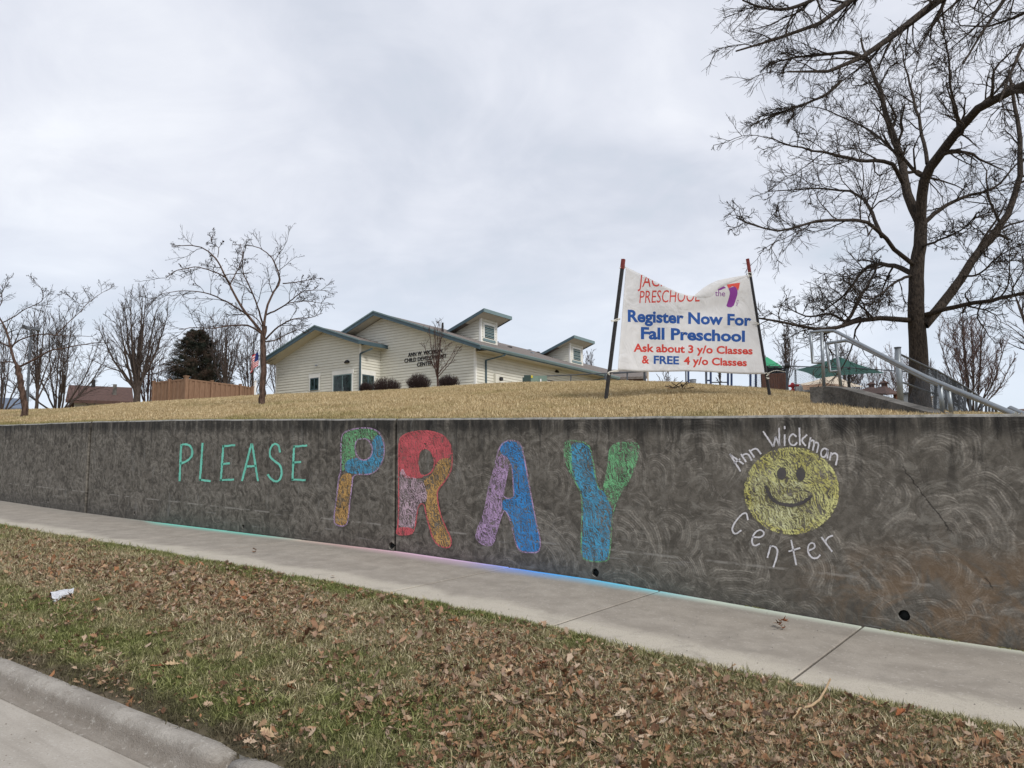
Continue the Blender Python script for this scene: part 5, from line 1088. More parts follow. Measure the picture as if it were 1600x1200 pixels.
# hem folded over towards the street
lobe_t = [(1084, 462.5), (1090, 457), (1098, 450.5), (1108, 444), (1120, 438.5), (1135, 435), (1152, 432), (1169, 429.5)]; lobe_b = [(1085, 463.5), (1094, 465), (1104, 465), (1111, 463.5), (1116, 459), (1122, 452), (1136, 444.5), (1168, 431.5)]
v = []; f = []; nn = 24; mm = 6
for i in range(nn + 1):
    k = i / nn * 7; xa = np.interp(k, range(8), [q[0] for q in lobe_t]); ya = np.interp(k, range(8), [q[1] for q in lobe_t]); xb = np.interp(k, range(8), [q[0] for q in lobe_b]); yb = np.interp(k, range(8), [q[1] for q in lobe_b])
    for j in range(mm + 1): w_ = j / mm; v.append(BQ(xa + (xb - xa) * w_, ya + (yb - ya) * w_, .010 + .035 * math.sin(math.pi * w_) * math.sin(math.pi * i / nn)))
for i in range(nn):
    for j in range(mm): a = i * (mm + 1) + j; f.append((a, a + 1, a + mm + 2, a + mm + 1))
link('folded_hem', mesh('folded_hem', v, f, True), M['vinyl'], ban)
M['inkb'] = plain('blue print', (.012, .075, .30), .06, 5, .6); M['inkr'] = plain('red print', (.55, .05, .035), .06, 5, .6); M['inkp'] = plain('purple print', (.22, .035, .27), .06, 5, .6); M['inko'] = plain('red orange print', (.66, .08, .06), .1, 9, .6)
def finish_print(name, me, ink, par, clip=True, off=.008):
    bm = bmesh.new(); bm.from_mesh(me)
    bmesh.ops.triangulate(bm, faces=bm.faces)
    for _ in range(2):
        es = [e for e in bm.edges if e.calc_length() > 4]
        if es: bmesh.ops.subdivide_edges(bm, edges=es, cuts=1); bmesh.ops.triangulate(bm, faces=bm.faces)
    if clip:
        for _ in range(2):
            es = [e for e in bm.edges if e.calc_length() > 1.2 and any(abs(vv.co.y - topy(vv.co.x)) < 9 for vv in e.verts)]
            if es: bmesh.ops.subdivide_edges(bm, edges=es, cuts=1); bmesh.ops.triangulate(bm, faces=bm.faces)
        bmesh.ops.delete(bm, geom=[f_ for f_ in bm.faces if f_.calc_center_median().y < topy(f_.calc_center_median().x) + .8 or (1084 < f_.calc_center_median().x < 1124 and f_.calc_center_median().y < np.interp(f_.calc_center_median().x, [q[0] for q in lobe_b], [q[1] for q in lobe_b]) + .4)], context='FACES')
    for vv in bm.verts: vv.co = Vector(BQ(vv.co.x, vv.co.y, off))
    bmesh.ops.recalc_face_normals(bm, faces=bm.faces); bm.to_mesh(me); bm.free(); me.name = name; link(name, me, M[ink], par)
def ptext(body, x0, y0, x1, y1, h, ink, bold=.0, clip=False, sx=0.0, h1=None, space=1.0):
    me, v = text_mesh(body, bold, space); a0, a1 = v[:, 0].min(), v[:, 0].max(); ch_ = cap_h(); 
    for vv in me.vertices: u = (vv.co.x - a0) / (a1 - a0); hh_ = h + ((h1 or h) - h) * u; k = vv.co.y / ch_; vv.co = Vector((x0 + (x1 - x0) * u + sx * k, y0 + (y1 - y0) * u - k * hh_, 0))
    finish_print('print', me, ink, ban, clip)
ptext('Register Now For', 981, 502, 1174, 508.5, 17.3, 'inkb', .036, h1=16)
ptext('Fall Preschool', 1001.5, 529, 1164, 533.5, 17.3, 'inkb', .036, h1=16)
ptext('Ask about 3 y/o Classes', 990, 549, 1176, 553.5, 11.8, 'inkr', .03, h1=11)
ptext('&', 1003, 567.5, 1014.5, 567.8, 11.8, 'inkr', .03); ptext('FREE', 1021.5, 568, 1061, 569, 11.8, 'inkb', .03); ptext('4 y/o Classes', 1068.5, 569, 1167, 571.8, 11.6, 'inkr', .03, h1=10.6)
ptext('PRESCHOOL', 999, 473.5, 1093, 471, 19, 'inkr', .0, True, 1.5); ptext('JACK', 997, 448.5, 1044, 447, 20, 'inkr', .0, True, 2)
ptext('the', 1117.5, 462.5, 1133, 463, 9, 'inkp', .0, False)
def pshape(pts, ink, it=1):
    q = smoothpoly([(960 + x / 6, 400 + y / 6) for x, y in pts], it); finish_print('print', poly_mesh('p', [(a, b, 0) for a, b in q]), ink, ban, False, .009)
pshape([(1046, 478), (1062, 430), (1076, 385), (1084, 345), (1076, 315), (1066, 306), (1100, 292), (1130, 284), (1152, 312), (1156, 352), (1140, 405), (1114, 482)], 'inkp', 1)
pshape([(960, 296), (990, 284), (1024, 282), (1050, 300), (1020, 306), (996, 320), (966, 320)], 'inkp', 1)
pshape([(1055, 268), (1110, 258), (1178, 250), (1170, 290), (1160, 325), (1140, 292), (1108, 282), (1072, 302), (1060, 285)], 'inko', 0)
me, v_ = text_mesh('YMCA', 0); a0, a1 = v_[:, 0].min(), v_[:, 0].max()
for vv in me.vertices: u = (vv.co.x - a0) / (a1 - a0); k = vv.co.y / cap_h(); vv.co = Vector((1150.5 + 3.2 * k - 0 + u * 2.6 - 1.5, 479 - 10.5 * u - .5 * k, 0))
finish_print('print', me, 'inkp', ban, False)
# ties
def tie(pts, w=.008):
    rr = random.Random(int(pts[0][0])); p = smoothpoly(pts, 2, False); MB().tube([BQ(x, y, .05 + .01 * math.sin(i)) for i, (x, y) in enumerate(p)], w, 5).build('tie', M['rope'], ban)
tie([(968, 419), (974, 416), (978, 418), (972, 421)]); tie([(975, 413), (977, 417), (971, 418)]); tie([(1172, 431), (1167, 427), (1173, 425), (1176, 431), (1170, 432)])
tie([(956, 503), (961, 499), (971, 497), (963, 502), (955, 501)]); tie([(966, 578), (956, 580), (948, 583), (954, 587), (949, 581), (966, 580)]); tie([(1178, 503), (1187, 506), (1182, 507)])
tie([(1194, 584), (1198, 582), (1201, 586), (1196, 588), (1202, 584)]); tie([(1197, 590), (1203, 591), (1198, 592)]); tie([(1200, 583), (1212, 578), (1226, 581)], .006)

# ------------------------------------------------------------------ stairs, cheek walls, handrails
def cheek(pts, D_, th, label):
    q0 = GP(pts[0][0], D_[0]); t = thing('cheek_wall', q0, label, 'wall', 'low cheek walls of the stairs'); P3 = [P(x, y, d_) for (x, y), d_ in zip(pts, D_)]
    dirv = P3[-1] - P3[0]; n = np.array([-dirv[1], dirv[0], 0]); n /= np.linalg.norm(n); n *= np.sign(n @ P3[0]) * th
    for i, (a, b) in enumerate(zip(P3[:-1], P3[1:])):
        za, zb_ = a[2] - 1.0, b[2] - 1.0; MB().box8([(a[0], a[1], za), (b[0], b[1], zb_), (b[0] + n[0], b[1] + n[1], zb_), (a[0] + n[0], a[1] + n[1], za), a, b, b + n, a + n]).build('wall_segment', M['cheek'], t)
    return t
cheek([(1265, 605), (1287, 603.5), (1312, 606), (1360, 619), (1405, 631.5), (1440, 641), (1482, 651), (1560, 664)], [13.1, 13.1, 12.9, 12.2, 11.5, 11.0, 10.4, 9.3], .22, 'low weathered concrete cheek wall in front of the handrails')
cheek([(1296, 606), (1316, 606), (1345, 614), (1390, 627), (1430, 638), (1482, 653), (1560, 668)], [14.4, 14.4, 14.0, 13.3, 12.8, 12.2, 11.3], .22, 'rear concrete cheek wall beyond the stair treads')
sa, sb = P(1300, 606, 13.5), P(1560, 664, 10.2); st = bpy.data.objects.new('stairs', None); COL.objects.link(st); tag(st, kind='structure')
for i in range(10):
    a = sa + (sb - sa) * i / 10; b = sa + (sb - sa) * (i + 1) / 10; d_ = b - a; d_[2] = 0; n = np.array([-d_[1], d_[0], 0]); n /= np.linalg.norm(n)
    MB().obox([a[0] - n[0] * .5, a[1] - n[1] * .5, a[2] - 1.1], d_ * 1.05, n, (0, 0, .75)).build('step', M['cheek'], st)
def rail(name, label, D_, top, low, loop, posts, r=.027):
    t = thing(name, P(*posts[0][0], posts[0][2]), label, 'handrail', 'galvanised stair handrails')
    MB().tube([P(x, y, d_) for x, y, d_ in top], r, 10).build('rail', M['galv'], t, True)
    MB().tube([P(x, y, d_) for x, y, d_ in loop], r * .92, 10).build('end_loop', M['galv'], t, True)
    for (p, q, d_) in posts: a = P(p[0], p[1], d_); b = P(q[0], q[1], d_); MB().tube([a, b], r, 10).build('post', M['galv'], t, True)
rail('handrail', 'upper galvanised steel handrail with a square end loop, starting highest', 0, [(1265, 519.5, 13.2), (1284, 517.5, 13.2), (1303, 517, 13.2), (1309, 519.5, 13.1), (1345, 538, 12.55), (1400, 566, 11.7), (1450, 590.5, 11.0), (1500, 611.5, 10.35), (1540, 628, 9.9), (1580, 645, 9.4), (1640, 670, 8.9)], None, [(1266, 519.5, 13.2), (1268, 540, 13.2), (1270, 567, 13.2), (1284, 566.5, 13.2)], [((1287.5, 604, 0)[:2], (1283.5, 519), 13.2), ((1473, 646), (1469, 600), 10.75)])
rail('handrail', 'lower galvanised steel handrail with a tilted end loop, just behind the first', 0, [(1290, 537, 13.9), (1305, 534.5, 13.9), (1322, 532, 13.9), (1328, 533.5, 13.8), (1360, 549, 13.3), (1400, 569.5, 12.7), (1450, 594.5, 12.0), (1500, 614, 11.4), (1540, 629.5, 10.9), (1571, 643, 10.5), (1579, 637.5, 10.4), (1600, 647, 10.2), (1640, 660, 9.9)], None, [(1291, 537, 13.9), (1294, 560, 13.9), (1297, 580.5, 13.9), (1309, 579.5, 13.9)], [((1314, 606), (1306, 536), 13.9), ((1487, 650), (1482, 607), 11.65)])
# grey end post and descending chain link fence
cf = thing('chain_link_fence', P(1406, 630, 16), 'chain link fence with a stout grey end post descending behind the tall tree', 'fence')
MB().tube([P(1408, 640, 16), P(1402.5, 544, 16)], .055, 10).build('end_post', M['galv'], cf, True); MB().tube([P(1402.5, 544, 16), P(1402.4, 542.5, 16)], .065, 10).build('post_cap', M['galvd'], cf)
top = [(1403, 552, 16), (1448, 573, 17.5), (1463, 578.5, 18.2), (1481, 588.5, 19), (1494, 596, 19.8), (1512, 607, 20.6), (1540, 626, 22), (1560, 645, 23)]
bot = [(1406, 596, 16), (1448, 611, 17.5), (1463, 616.5, 18.2), (1479, 625, 19), (1493, 632, 19.8), (1512, 643, 20.6), (1530, 652, 22), (1550, 660, 23)]
MB().tube([P(*q) for q in top], .02, 6).build('top_rail', M['galvd'], cf); MB().tube([P(*q) for q in bot], .018, 6).build('mid_rail', M['galvd'], cf)
for px0, py0, px1, py1, d_ in ((1463, 579, 1461, 636, 18.2), (1481, 588, 1476.5, 640, 19), (1491, 594, 1488.5, 642, 19.8), (1499, 599, 1498, 643, 20.1), (1508, 604, 1507.5, 645, 20.5), (1516, 609, 1515.5, 647, 20.9), (1526, 616, 1525, 648, 21.3), (1534, 622, 1533.5, 648, 21.7), (1541, 627, 1540.5, 650, 22), (1546, 631, 1545.5, 650, 22.4), (1551, 636, 1550.5, 651, 22.6), (1556, 641, 1555.5, 651, 22.9)):
    MB().tube([P(px0, py0, d_), P(px1, py1 + 8, d_)], .028, 6).build('post', M['galvd'], cf)
b = MB(); tp = [P(*q) for q in top[:6]]; N_ = 150
def al(pts, u):
    u = u * (len(pts) - 1); i = min(int(u), len(pts) - 2); return np.array(pts[i]) * (1 - (u - i)) + np.array(pts[i + 1]) * (u - i)
bt_ = [q - [0, 0, 1.25] for q in tp]
for i in range(N_):
    for sgn in (1, -1):
        u0 = i / N_; u1 = u0 + sgn * .16
        if 0 <= u1 <= 1: a = al(bt_, u0); c_ = al(tp, u1); dd = np.cross(unit(c_ - a), (0, 1, 0)) * .0022; b.add([a - dd, a + dd, c_ + dd, c_ - dd], [(0, 1, 2, 3)])
b.build('wire_mesh', M['galvd'], cf, kind='stuff')
# playground fence: level top rail across the hill crest
pg = thing('playground_fence', P(1230, 610, 33), 'tall dark playground fence with a level top rail running behind the banner', 'fence')
MB().tube([P(958, 584, 36), P(1060, 576.5, 35), P(1160, 573, 34), P(1230, 572.3, 33), P(1330, 574.5, 31), P(1405, 580, 29), P(1424, 581, 28.6)], .022, 6).build('top_rail', M['galvd'], pg)
for px, t_, w_, d_ in ((1007, 578, .06, 35.6), (1071.5, 575.5, .035, 34.9), (1229.5, 571, .05, 33), (1242, 575, .02, 32.7), (1102.8, 575, .04, 34.6)):
    MB().tube([P(px, t_, d_), P(px + .6, 616, d_)], w_, 6).build('post', M['galvd'], pg)
MB().tube([P(1226, 571.5, 33), P(1234, 571.5, 33)], .12, 8).build('rail_clamp', M['black'], pg)
b = MB(); tp = [P(1160, 573, 34), P(1230, 572.3, 33), P(1330, 574.5, 31), P(1405, 580, 29)]; bt_ = [q - [0, 0, 1.5] for q in tp]
for i in range(130):
    for sgn in (1, -1):
        u0 = i / 130; u1 = u0 + sgn * .14
        if 0 <= u1 <= 1: a = al(bt_, u0); c_ = al(tp, u1); dd = np.cross(unit(c_ - a), (0, 1, 0)) * .0025; b.add([a - dd, a + dd, c_ + dd, c_ - dd], [(0, 1, 2, 3)])
b.build('wire_mesh', M['galvd'], pg, kind='stuff')
for k, (xs_, D_, m_, lab, cross) in enumerate((((1012.5, 1012.5), 38, 'tan', 'thin tan pole under the left part of the banner, beside a dark fence post', None), ((1075.5, 1075.5), 39, 'bluepost', 'single dark blue pole under the middle of the banner', None),
        ((1103.5, 1110.5), 38, 'bluepost', 'pair of blue posts joined by a short crossbar under the banner', 594.5), ((1137.5, 1143), 38, 'bluepost', 'pair of blue and dark posts right of the small tree under the banner', None), ((1172.5, 1181), 37, 'bluepost', 'pair of blue posts near the right banner post', None))):
    t = thing('play_post', GP(xs_[0], D_), lab, 'play frame', 'posts of the play frame behind the crest')
    for x in sorted(set(xs_)): MB().tube([P(x, 577, D_), P(x, 618, D_)], .055 if m_ != 'tan' else .04, 8).build('upright', M[m_] if x == xs_[0] else M['bluepost'], t)
    if cross: MB().tube([P(xs_[0], cross, D_), P(xs_[1], cross, D_)], .04, 6).build('crossbar', M['bluepost'], t)
t = thing('play_rail', P(1125, 598, 38), 'thin horizontal play frame bar behind the small tree under the banner', 'bar'); MB().tube([P(1110, 597.5, 38), P(1138, 597.3, 38)], .03, 6).build('bar', M['galvd'], t); MB().tube([P(1124, 597.5, 38), P(1124, 610, 38)], .02, 6).build('upright', M['galvd'], t)
# green roofed timber play tower
tw = thing('play_tower', GP(1207, 37), 'timber play tower with a green pyramid roof and dark netting beside the right banner post', 'play tower')
a, b_ = P(1180, 572.5, 37), P(1222.5, 572.5, 37); u = b_ - a; u[2] = 0; n = unit(np.array([-u[1], u[0], 0])) * np.linalg.norm(u); n *= np.sign(n @ a); ap = (a + b_) / 2 + n / 2; ap[2] = P(1198, 554.5, 37)[2]; cs_ = [a, b_, b_ + n, a + n]
apx = P(1198, 554.5, 37); apx = np.array([apx[0], apx[1], apx[2]]) + n / 2
for i in range(4): MB().prism([cs_[i], cs_[(i + 1) % 4], apx], (0, 0, -.05)).build('roof_panel', M['greenr'], tw)
hexa(1190, 1228.5, 583.5, 618, 36.5, 1.6, 'woodtower', 'timber_wall', tw)
nw = MB(); rr = random.Random(4)
for i in range(150): x = rr.uniform(1192, 1228); y = rr.uniform(573.5, 583); nw.tube([P(x, y, 36.7 + rr.random()), P(x + rr.uniform(-7, 7), y + rr.uniform(-3, 3), 36.7 + rr.random())], .03, 3, False)
nw.build('netting', M['black'], tw, kind='stuff')
for i in range(11):
    x = 1190.5 + i * 3.45; A_ = P(x, 584, 36.45); B_ = P(x + 2.9, 584, 36.45); z_ = P(x, 618, 36.45)[2]; MB().obox([A_[0], A_[1], z_], (B_ - A_) * [1, 1, 0], (0, .05, 0), (0, 0, A_[2] - z_)).build('board', M['woodtower'], tw)
# shade canopies
def canopy(name, label, corners, apex, m, posts, under=None, cat='canopy'):
    t = thing(name, GP(posts[0][0], posts[0][2]), label, cat); C_ = [P(*c) for c in corners]; A_ = P(*apex); n_ = len(C_)
    for i in range(n_):
        a, b = C_[i], C_[(i + 1) % n_]; v = []; f = []; K_ = 8
        for j in range(K_ + 1):
            for k in range(K_ + 1):
                w_ = j / K_; s_ = k / K_; e = a + (b - a) * s_; e = e + (A_ * .25 + (a + b) * .375 - (a + b) / 2) * .7 * 4 * s_ * (1 - s_) * .35
                q = e * (1 - w_) + A_ * w_; q = q - np.array([0, 0, 1]) * .10 * np.linalg.norm(A_ - e) * w_ * (1 - w_); v.append(q)
        for j in range(K_):
            for k in range(K_): c_ = j * (K_ + 1) + k; f.append((c_, c_ + 1, c_ + K_ + 2, c_ + K_ + 1))
        link('fabric_panel', mesh('fabric_panel', v, f, True), M[m], t)
    for x, y, d_ in posts: MB().tube([P(x, y, d_), P(x, 640, d_)], .06, 8).build('post', M['black'], t)
    return t
canopy('shade_canopy', 'dark green peaked shade canopy seen through the handrail end loops', [(1241.5, 578, 35), (1276, 591.5, 31), (1383, 583, 35), (1330, 566, 42)], (1311, 557, 35.5), 'green', [(1326.5, 575, 34)])
canopy('shade_canopy', 'tan peaked shade canopy low behind the handrail bases, below the green one', [(1243, 601, 44), (1254, 611.5, 40), (1350, 604, 44), (1300, 592, 52)], (1301, 585, 46), 'tan', [(1256, 606, 42)])
canopy('shade_canopy', 'brown lower shade canopy directly under the tan one', [(1247, 602, 41.5), (1255, 611, 40.5), (1352, 613, 41), (1310, 600, 44)], (1290, 597.5, 42), 'tanb', [(1290, 612, 41.5)])  # stands for the tan canopy's brown underside, modelled as its own sheet
for k, (xa, xm, xb, yt_, ye, D_, lab) in enumerate(((1349, 1382, 1404, 602, 613.5, 48, 'brown hipped picnic shelter with a small cupola left of the grey fence end post'), (1335, 1362, 1382, 603.5, 612, 54, 'farther brown picnic shelter with a cupola, left of the nearer one'))):
    t = thing('picnic_shelter', GP(xm, D_), lab, 'shelter', 'brown picnic shelters'); c4 = [P(xa, ye, D_), P(xm + 3, ye + 1.5, D_ - 3), P(xb, ye, D_), P(xm - 3, ye - 1, D_ + 3)]; A_ = P(xm, yt_, D_)
    for i in range(4): MB().prism([c4[i], c4[(i + 1) % 4], A_], (0, 0, -.08)).build('roof_panel', M['shingb'], t)
    MB().box(A_[0] - .14, A_[0] + .14, A_[1] - .14, A_[1] + .14, A_[2] - .1, A_[2] + .12).build('cupola', M['woodtower'], t); A2 = A_ + [0, 0, .12]
    cc = [A2 + [-.24, -.24, 0], A2 + [.24, -.24, 0], A2 + [.24, .24, 0], A2 + [-.24, .24, 0]]
    for i in range(4): MB().prism([cc[i], cc[(i + 1) % 4], A2 + [0, 0, .18]], (0, 0, -.03)).build('cupola_roof', M['shingb'], t)
    for x in (xa + 6, xb - 5): MB().tube([P(x, ye, D_), P(x, 640, D_)], .1, 6).build('post', M['woodtower'], t)
sh_ = thing('storage_shed', GP(1416, 30), 'small grey metal shed low behind the end post, left of the tall trunk', 'shed'); hexa(1406, 1426, 614.5, 645, 30, 1.2, 'grey', 'wall', sh_); hexa(1405.5, 1426.5, 613, 614.6, 29.95, 1.3, 'galvd', 'roof', sh_)
bn = thing('slatted_bench', P(1455, 632, 26), 'small pale slatted bench back right beside the tall trunk', 'bench')
for x in (1452.5, 1456, 1459.5): MB().tube([P(x, 620.5, 26), P(x - .4, 638, 26)], .022, 5).build('slat', M['tan'], bn)
MB().tube([P(1451, 620.5, 26), P(1462, 619.5, 26)], .025, 5).build('top_bar', M['tan'], bn)
rs_ = thing('spring_rider', GP(1239, 36), 'red play figure with crossed arms beside the timber play tower', 'toy'); q = P(1239, 613, 36); zt_ = P(1239, 597.5, 36)[2]; h = zt_ - q[2]
def lathe(prof, c, n=12):
    v = [(c[0] + r_ * math.cos(k / n * 6.2832), c[1] + r_ * math.sin(k / n * 6.2832), c[2] + z_) for r_, z_ in prof for k in range(n)]; f = [(i * n + k, i * n + (k + 1) % n, (i + 1) * n + (k + 1) % n, (i + 1) * n + k) for i in range(len(prof) - 1) for k in range(n)]; return v, f
v, f = lathe([(.15, -.5), (.15, 0), (.12, h * .18), (.05, h * .36), (.06, h * .5), (.16, h * .6), (.17, h * .72), (.08, h * .82), (.07, h * .92), (.01, h)], q); link('body', mesh('body', v, f, True), M['red'], rs_)
MB().tube([q + [-.28, 0, h * .66], q + [.28, 0, h * .66]], .05, 8).build('arms', M['red'], rs_)
sl = thing('play_dome', GP(1248, 37), 'white rounded play dome right of the red play figure', 'play dome'); q = P(1246.5, 614, 37); S_ = 8 * 37 / 1200; v, f = lathe([(S_, -.6), (S_, .1), (S_ * .92, .25), (S_ * .7, .36), (S_ * .35, .42), (.01, .43)], q); link('shell', mesh('shell', v, f, True), M['whitep'], sl)
MB().tube([P(1243.5, 578, 36.8), P(1245, 615, 36.8)], .02, 6).build('pole', M['galv'], sl)
tb = thing('white_table', GP(1260, 38), 'low white table end against the cheek wall', 'table'); hexa(1254.5, 1267, 609, 611.5, 38, .6, 'whitep', 'top', tb); hexa(1257, 1265, 611.5, 618, 38.1, .4, 'black', 'leg_frame', tb)
gb = thing('rubbish_bin', GP(1082.5, 37), 'pale round bin on the crest under the middle of the banner', 'bin'); q = P(1082.8, 601, 37); v, f = lathe([(.11, -.4), (.13, .0), (.15, .16), (.16, .2), (.12, .22), (.01, .23)], q); link('body', mesh('body', v, f, True), M['grey'], gb)
MB().tube([q + [0, 0, .21], q + [0, 0, .245]], .165, 12).build('lid', M['galvd'], gb)

# ------------------------------------------------------------------ grass, leaf litter
def grass_mat(name, kind):
    def f(t):
        p = t.pos(); x, y, z = t.sep(p)
        tint = t.n('ShaderNodeAttribute', attribute_name='tint').outputs['Fac']; rnd = t.n('ShaderNodeObjectInfo').outputs['Random']
        v = t.math('ADD', t.math('MULTIPLY', tint, .75), t.math('MULTIPLY', rnd, .25))
        if kind == 'verge':
            n = t.noise(p, 1.5, 5, .65, .4); n2 = t.noise(p, 5, 3, .6)
            yk = t.math('SUBTRACT', y, t.math('MULTIPLY_ADD', x, .045, .277)); edge = t.math('MAXIMUM', t.step(y, 4.45, 4.95), t.math('MULTIPLY', t.math('SUBTRACT', 1, t.step(yk, 2.8, 3.7)), .95))
            gr = t.math('ADD', t.math('ADD', t.math('MULTIPLY', n, 1.1), t.math('MULTIPLY', n2, .4)), t.math('MULTIPLY', edge, .22))
            gr = t.math('MULTIPLY', t.step(gr, .72, 1.06), t.math('SUBTRACT', 1, t.math('MULTIPLY', t.step(x, -3.5, -1.5), .5)))
            dry = t.ramp(v, [(.08, (.085, .06, .036)), (.33, (.24, .185, .11)), (.62, (.46, .38, .24)), (.92, (.74, .65, .46))])
            grn = t.ramp(v, [(.08, (.04, .048, .018)), (.38, (.12, .14, .042)), (.7, (.25, .27, .095)), (.95, (.47, .46, .23))])
            c = t.mix(gr, dry, grn)
            c = t.mix(.45, c, t.mix(t.math('GREATER_THAN', tint, .6), grn, c))
            dk = t.math('MULTIPLY', t.math('SUBTRACT', 1, t.step(t.math('ADD', yk, t.math('MULTIPLY', n2, .4)), 2.50, 2.74)), .75)
            c = t.mix(dk, c, (.085, .066, .048))
        else:
            n = t.noise(p, .45, 5, .6, .4); n2 = t.noise(p, 2.4, 3, .6)
            dry = t.ramp(v, [(.1, (.27, .19, .10)), (.4, (.46, .355, .195)), (.7, (.64, .52, .32)), (.95, (.80, .69, .47))])
            grn = t.ramp(v, [(.1, (.12, .115, .035)), (.6, (.27, .25, .09)), (.95, (.42, .39, .18))])
            wallk = t.math('SUBTRACT', 1, t.step(y, 7.25, 7.8))
            g = t.step(t.math('ADD', t.math('ADD', t.math('MULTIPLY', n, .8), t.math('MULTIPLY', n2, .3)), t.math('MULTIPLY', wallk, .3)), .54, .80)
            c = t.mix(t.math('MULTIPLY', g, .8), dry, grn)
            c = t.mix(t.math('MULTIPLY', t.step(n2, .5, .72), .35), c, (.30, .185, .09))
        return dict(col=c, rough=.8, trans=.18, spec=.15)
    return mat(name, f)
M['gverge'] = grass_mat('verge grass blades', 'verge'); M['glawn'] = grass_mat('lawn grass blades', 'lawn')
def clump(name, n, rad, h0, h1, w, m, seed, lean=.5, flat=.0):
    rg = np.random.default_rng(seed); a = rg.random(n) * 6.283; r = rad * np.sqrt(rg.random(n)); base = np.stack([r * np.cos(a), r * np.sin(a), np.full(n, -.006)], 1)
    h = rg.uniform(h0, h1, n); la = rg.random(n) * 6.283; ln = np.abs(rg.normal(size=n)) * lean + flat; dirh = np.stack([np.cos(la), np.sin(la), 0 * la], 1)
    sd_ = np.stack([-np.sin(la + rg.normal(size=n) * .8), np.cos(la), 0 * la], 1) * (w * rg.uniform(.6, 1.3, n))[:, None] / 2
    zz = 1 / np.sqrt(1 + ln ** 2); mid = base + dirh * (h * .45 * ln * zz * .8)[:, None] + np.array([0, 0, 1]) * (h * .55 * zz)[:, None]
    tip = base + dirh * (h * (ln * 1.15) * zz)[:, None] + np.array([0, 0, 1]) * (h * zz * np.clip(1 - ln * .15, .3, 1))[:, None]
    V = np.stack([base - sd_, base + sd_, mid + sd_ * .8, mid - sd_ * .8, tip], 1).reshape(-1, 3); me = bpy.data.meshes.new(name)
    F = []; 
    for i in range(n): k = 5 * i; F += [(k, k + 1, k + 2), (k, k + 2, k + 3), (k + 3, k + 2, k + 4)]
    me = npmesh(name, V, np.array(F), False); at = me.attributes.new('tint', 'FLOAT', 'POINT'); at.data.foreach_set('value', np.repeat(rg.random(n), 5).astype(np.float32)); me.materials.append(m); return me
def scatter(name, pts, rot, scl, sources, mats=None, **k):
    n = len(pts); me = bpy.data.meshes.new(name); me.vertices.add(n); me.vertices.foreach_set('co', np.asarray(pts, np.float32).ravel())
    a = me.attributes.new('rot', 'FLOAT_VECTOR', 'POINT'); a.data.foreach_set('vector', np.asarray(rot, np.float32).ravel())
    a = me.attributes.new('scl', 'FLOAT', 'POINT'); a.data.foreach_set('value', np.asarray(scl, np.float32))
    a = me.attributes.new('pick', 'INT', 'POINT'); a.data.foreach_set('value', np.random.default_rng(1).integers(0, len(sources), n).astype(np.int32))
    c = bpy.data.collections.new(name + '_sources')
    for i, s_ in enumerate(sources): c.objects.link(bpy.data.objects.new('%s_source_%02d' % (name, i), s_))
    o = link(name, me, None, None, **k); g = bpy.data.node_groups.new(name, 'GeometryNodeTree')
    g.interface.new_socket('Geometry', in_out='INPUT', socket_type='NodeSocketGeometry'); g.interface.new_socket('Geometry', in_out='OUTPUT', socket_type='NodeSocketGeometry')
    N = g.nodes.new; gi = N('NodeGroupInput'); go = N('NodeGroupOutput'); ci = N('GeometryNodeCollectionInfo'); ci.inputs['Collection'].default_value = c; ci.inputs['Separate Children'].default_value = True; ci.inputs['Reset Children'].default_value = True
    ip = N('GeometryNodeInstanceOnPoints'); ip.inputs['Pick Instance'].default_value = True; mp = N('GeometryNodeMeshToPoints')
    def attr(nm, ty): q = N('GeometryNodeInputNamedAttribute'); q.data_type = ty; q.inputs['Name'].default_value = nm; return q.outputs['Attribute']
    ln = g.links.new; e2 = N('FunctionNodeEulerToRotation'); ln(attr('rot', 'FLOAT_VECTOR'), e2.inputs[0])
    ln(gi.outputs[0], mp.inputs['Mesh']); ln(mp.outputs[0], ip.inputs['Points']); ln(ci.outputs[0], ip.inputs['Instance']); ln(attr('pick', 'INT'), ip.inputs['Instance Index']); ln(e2.outputs[0], ip.inputs['Rotation']); ln(attr('scl', 'FLOAT'), ip.inputs['Scale']); ln(ip.outputs[0], go.inputs[0])
    md = o.modifiers.new('scatter', 'NODES'); md.node_group = g; return o
rg = np.random.default_rng(42)
# verge grass
def vis(X, Y, Z, mx=80):
    c = np.stack([X, Y, Z], 1) @ CAMR; d_ = -c[:, 2]; px = 800 + c[:, 0] * 1200 / np.maximum(d_, .01); py = 600 - c[:, 1] * 1200 / np.maximum(d_, .01); return (d_ > .3) & (px > -450) & (px < 2050) & (py < 1200 + 450)
n = 70000; X = -rg.random(n) ** 1.25 * 26 + 2.5; Y = 5.03 - rg.random(n) * (2.78 - KS(X)); YK = Y - KS(X); ok = vis(X, Y, verge_z(X, Y)); 
bare = (YK < 2.45) & (rg.random(n) < .25 + .4 * (YK < 2.31)); ok &= ~bare; X, Y = X[ok], Y[ok]; Z = verge_z(X, Y); n = len(X)
src = [clump('verge_clump', 32, .055, .02, .066, .0042, M['gverge'], i, 1.9) for i in range(8)]
scatter('verge_grass', np.stack([X, Y, Z], 1), np.stack([rg.normal(0, .3, n), rg.normal(0, .3, n), rg.random(n) * 6.28], 1), rg.uniform(.7, 1.25, n) * np.where(X < -9, 1.3, 1), src, kind='stuff', label='patchy green and straw coloured grass growing on the verge', cat='grass')
n = 5200; X = -rg.random(n) * 28 + 2.5; Y = 5.035 + np.abs(rg.normal(0, .022, n)) - .03; Z = zs(X, walk_w(X, 5.03)) - .004
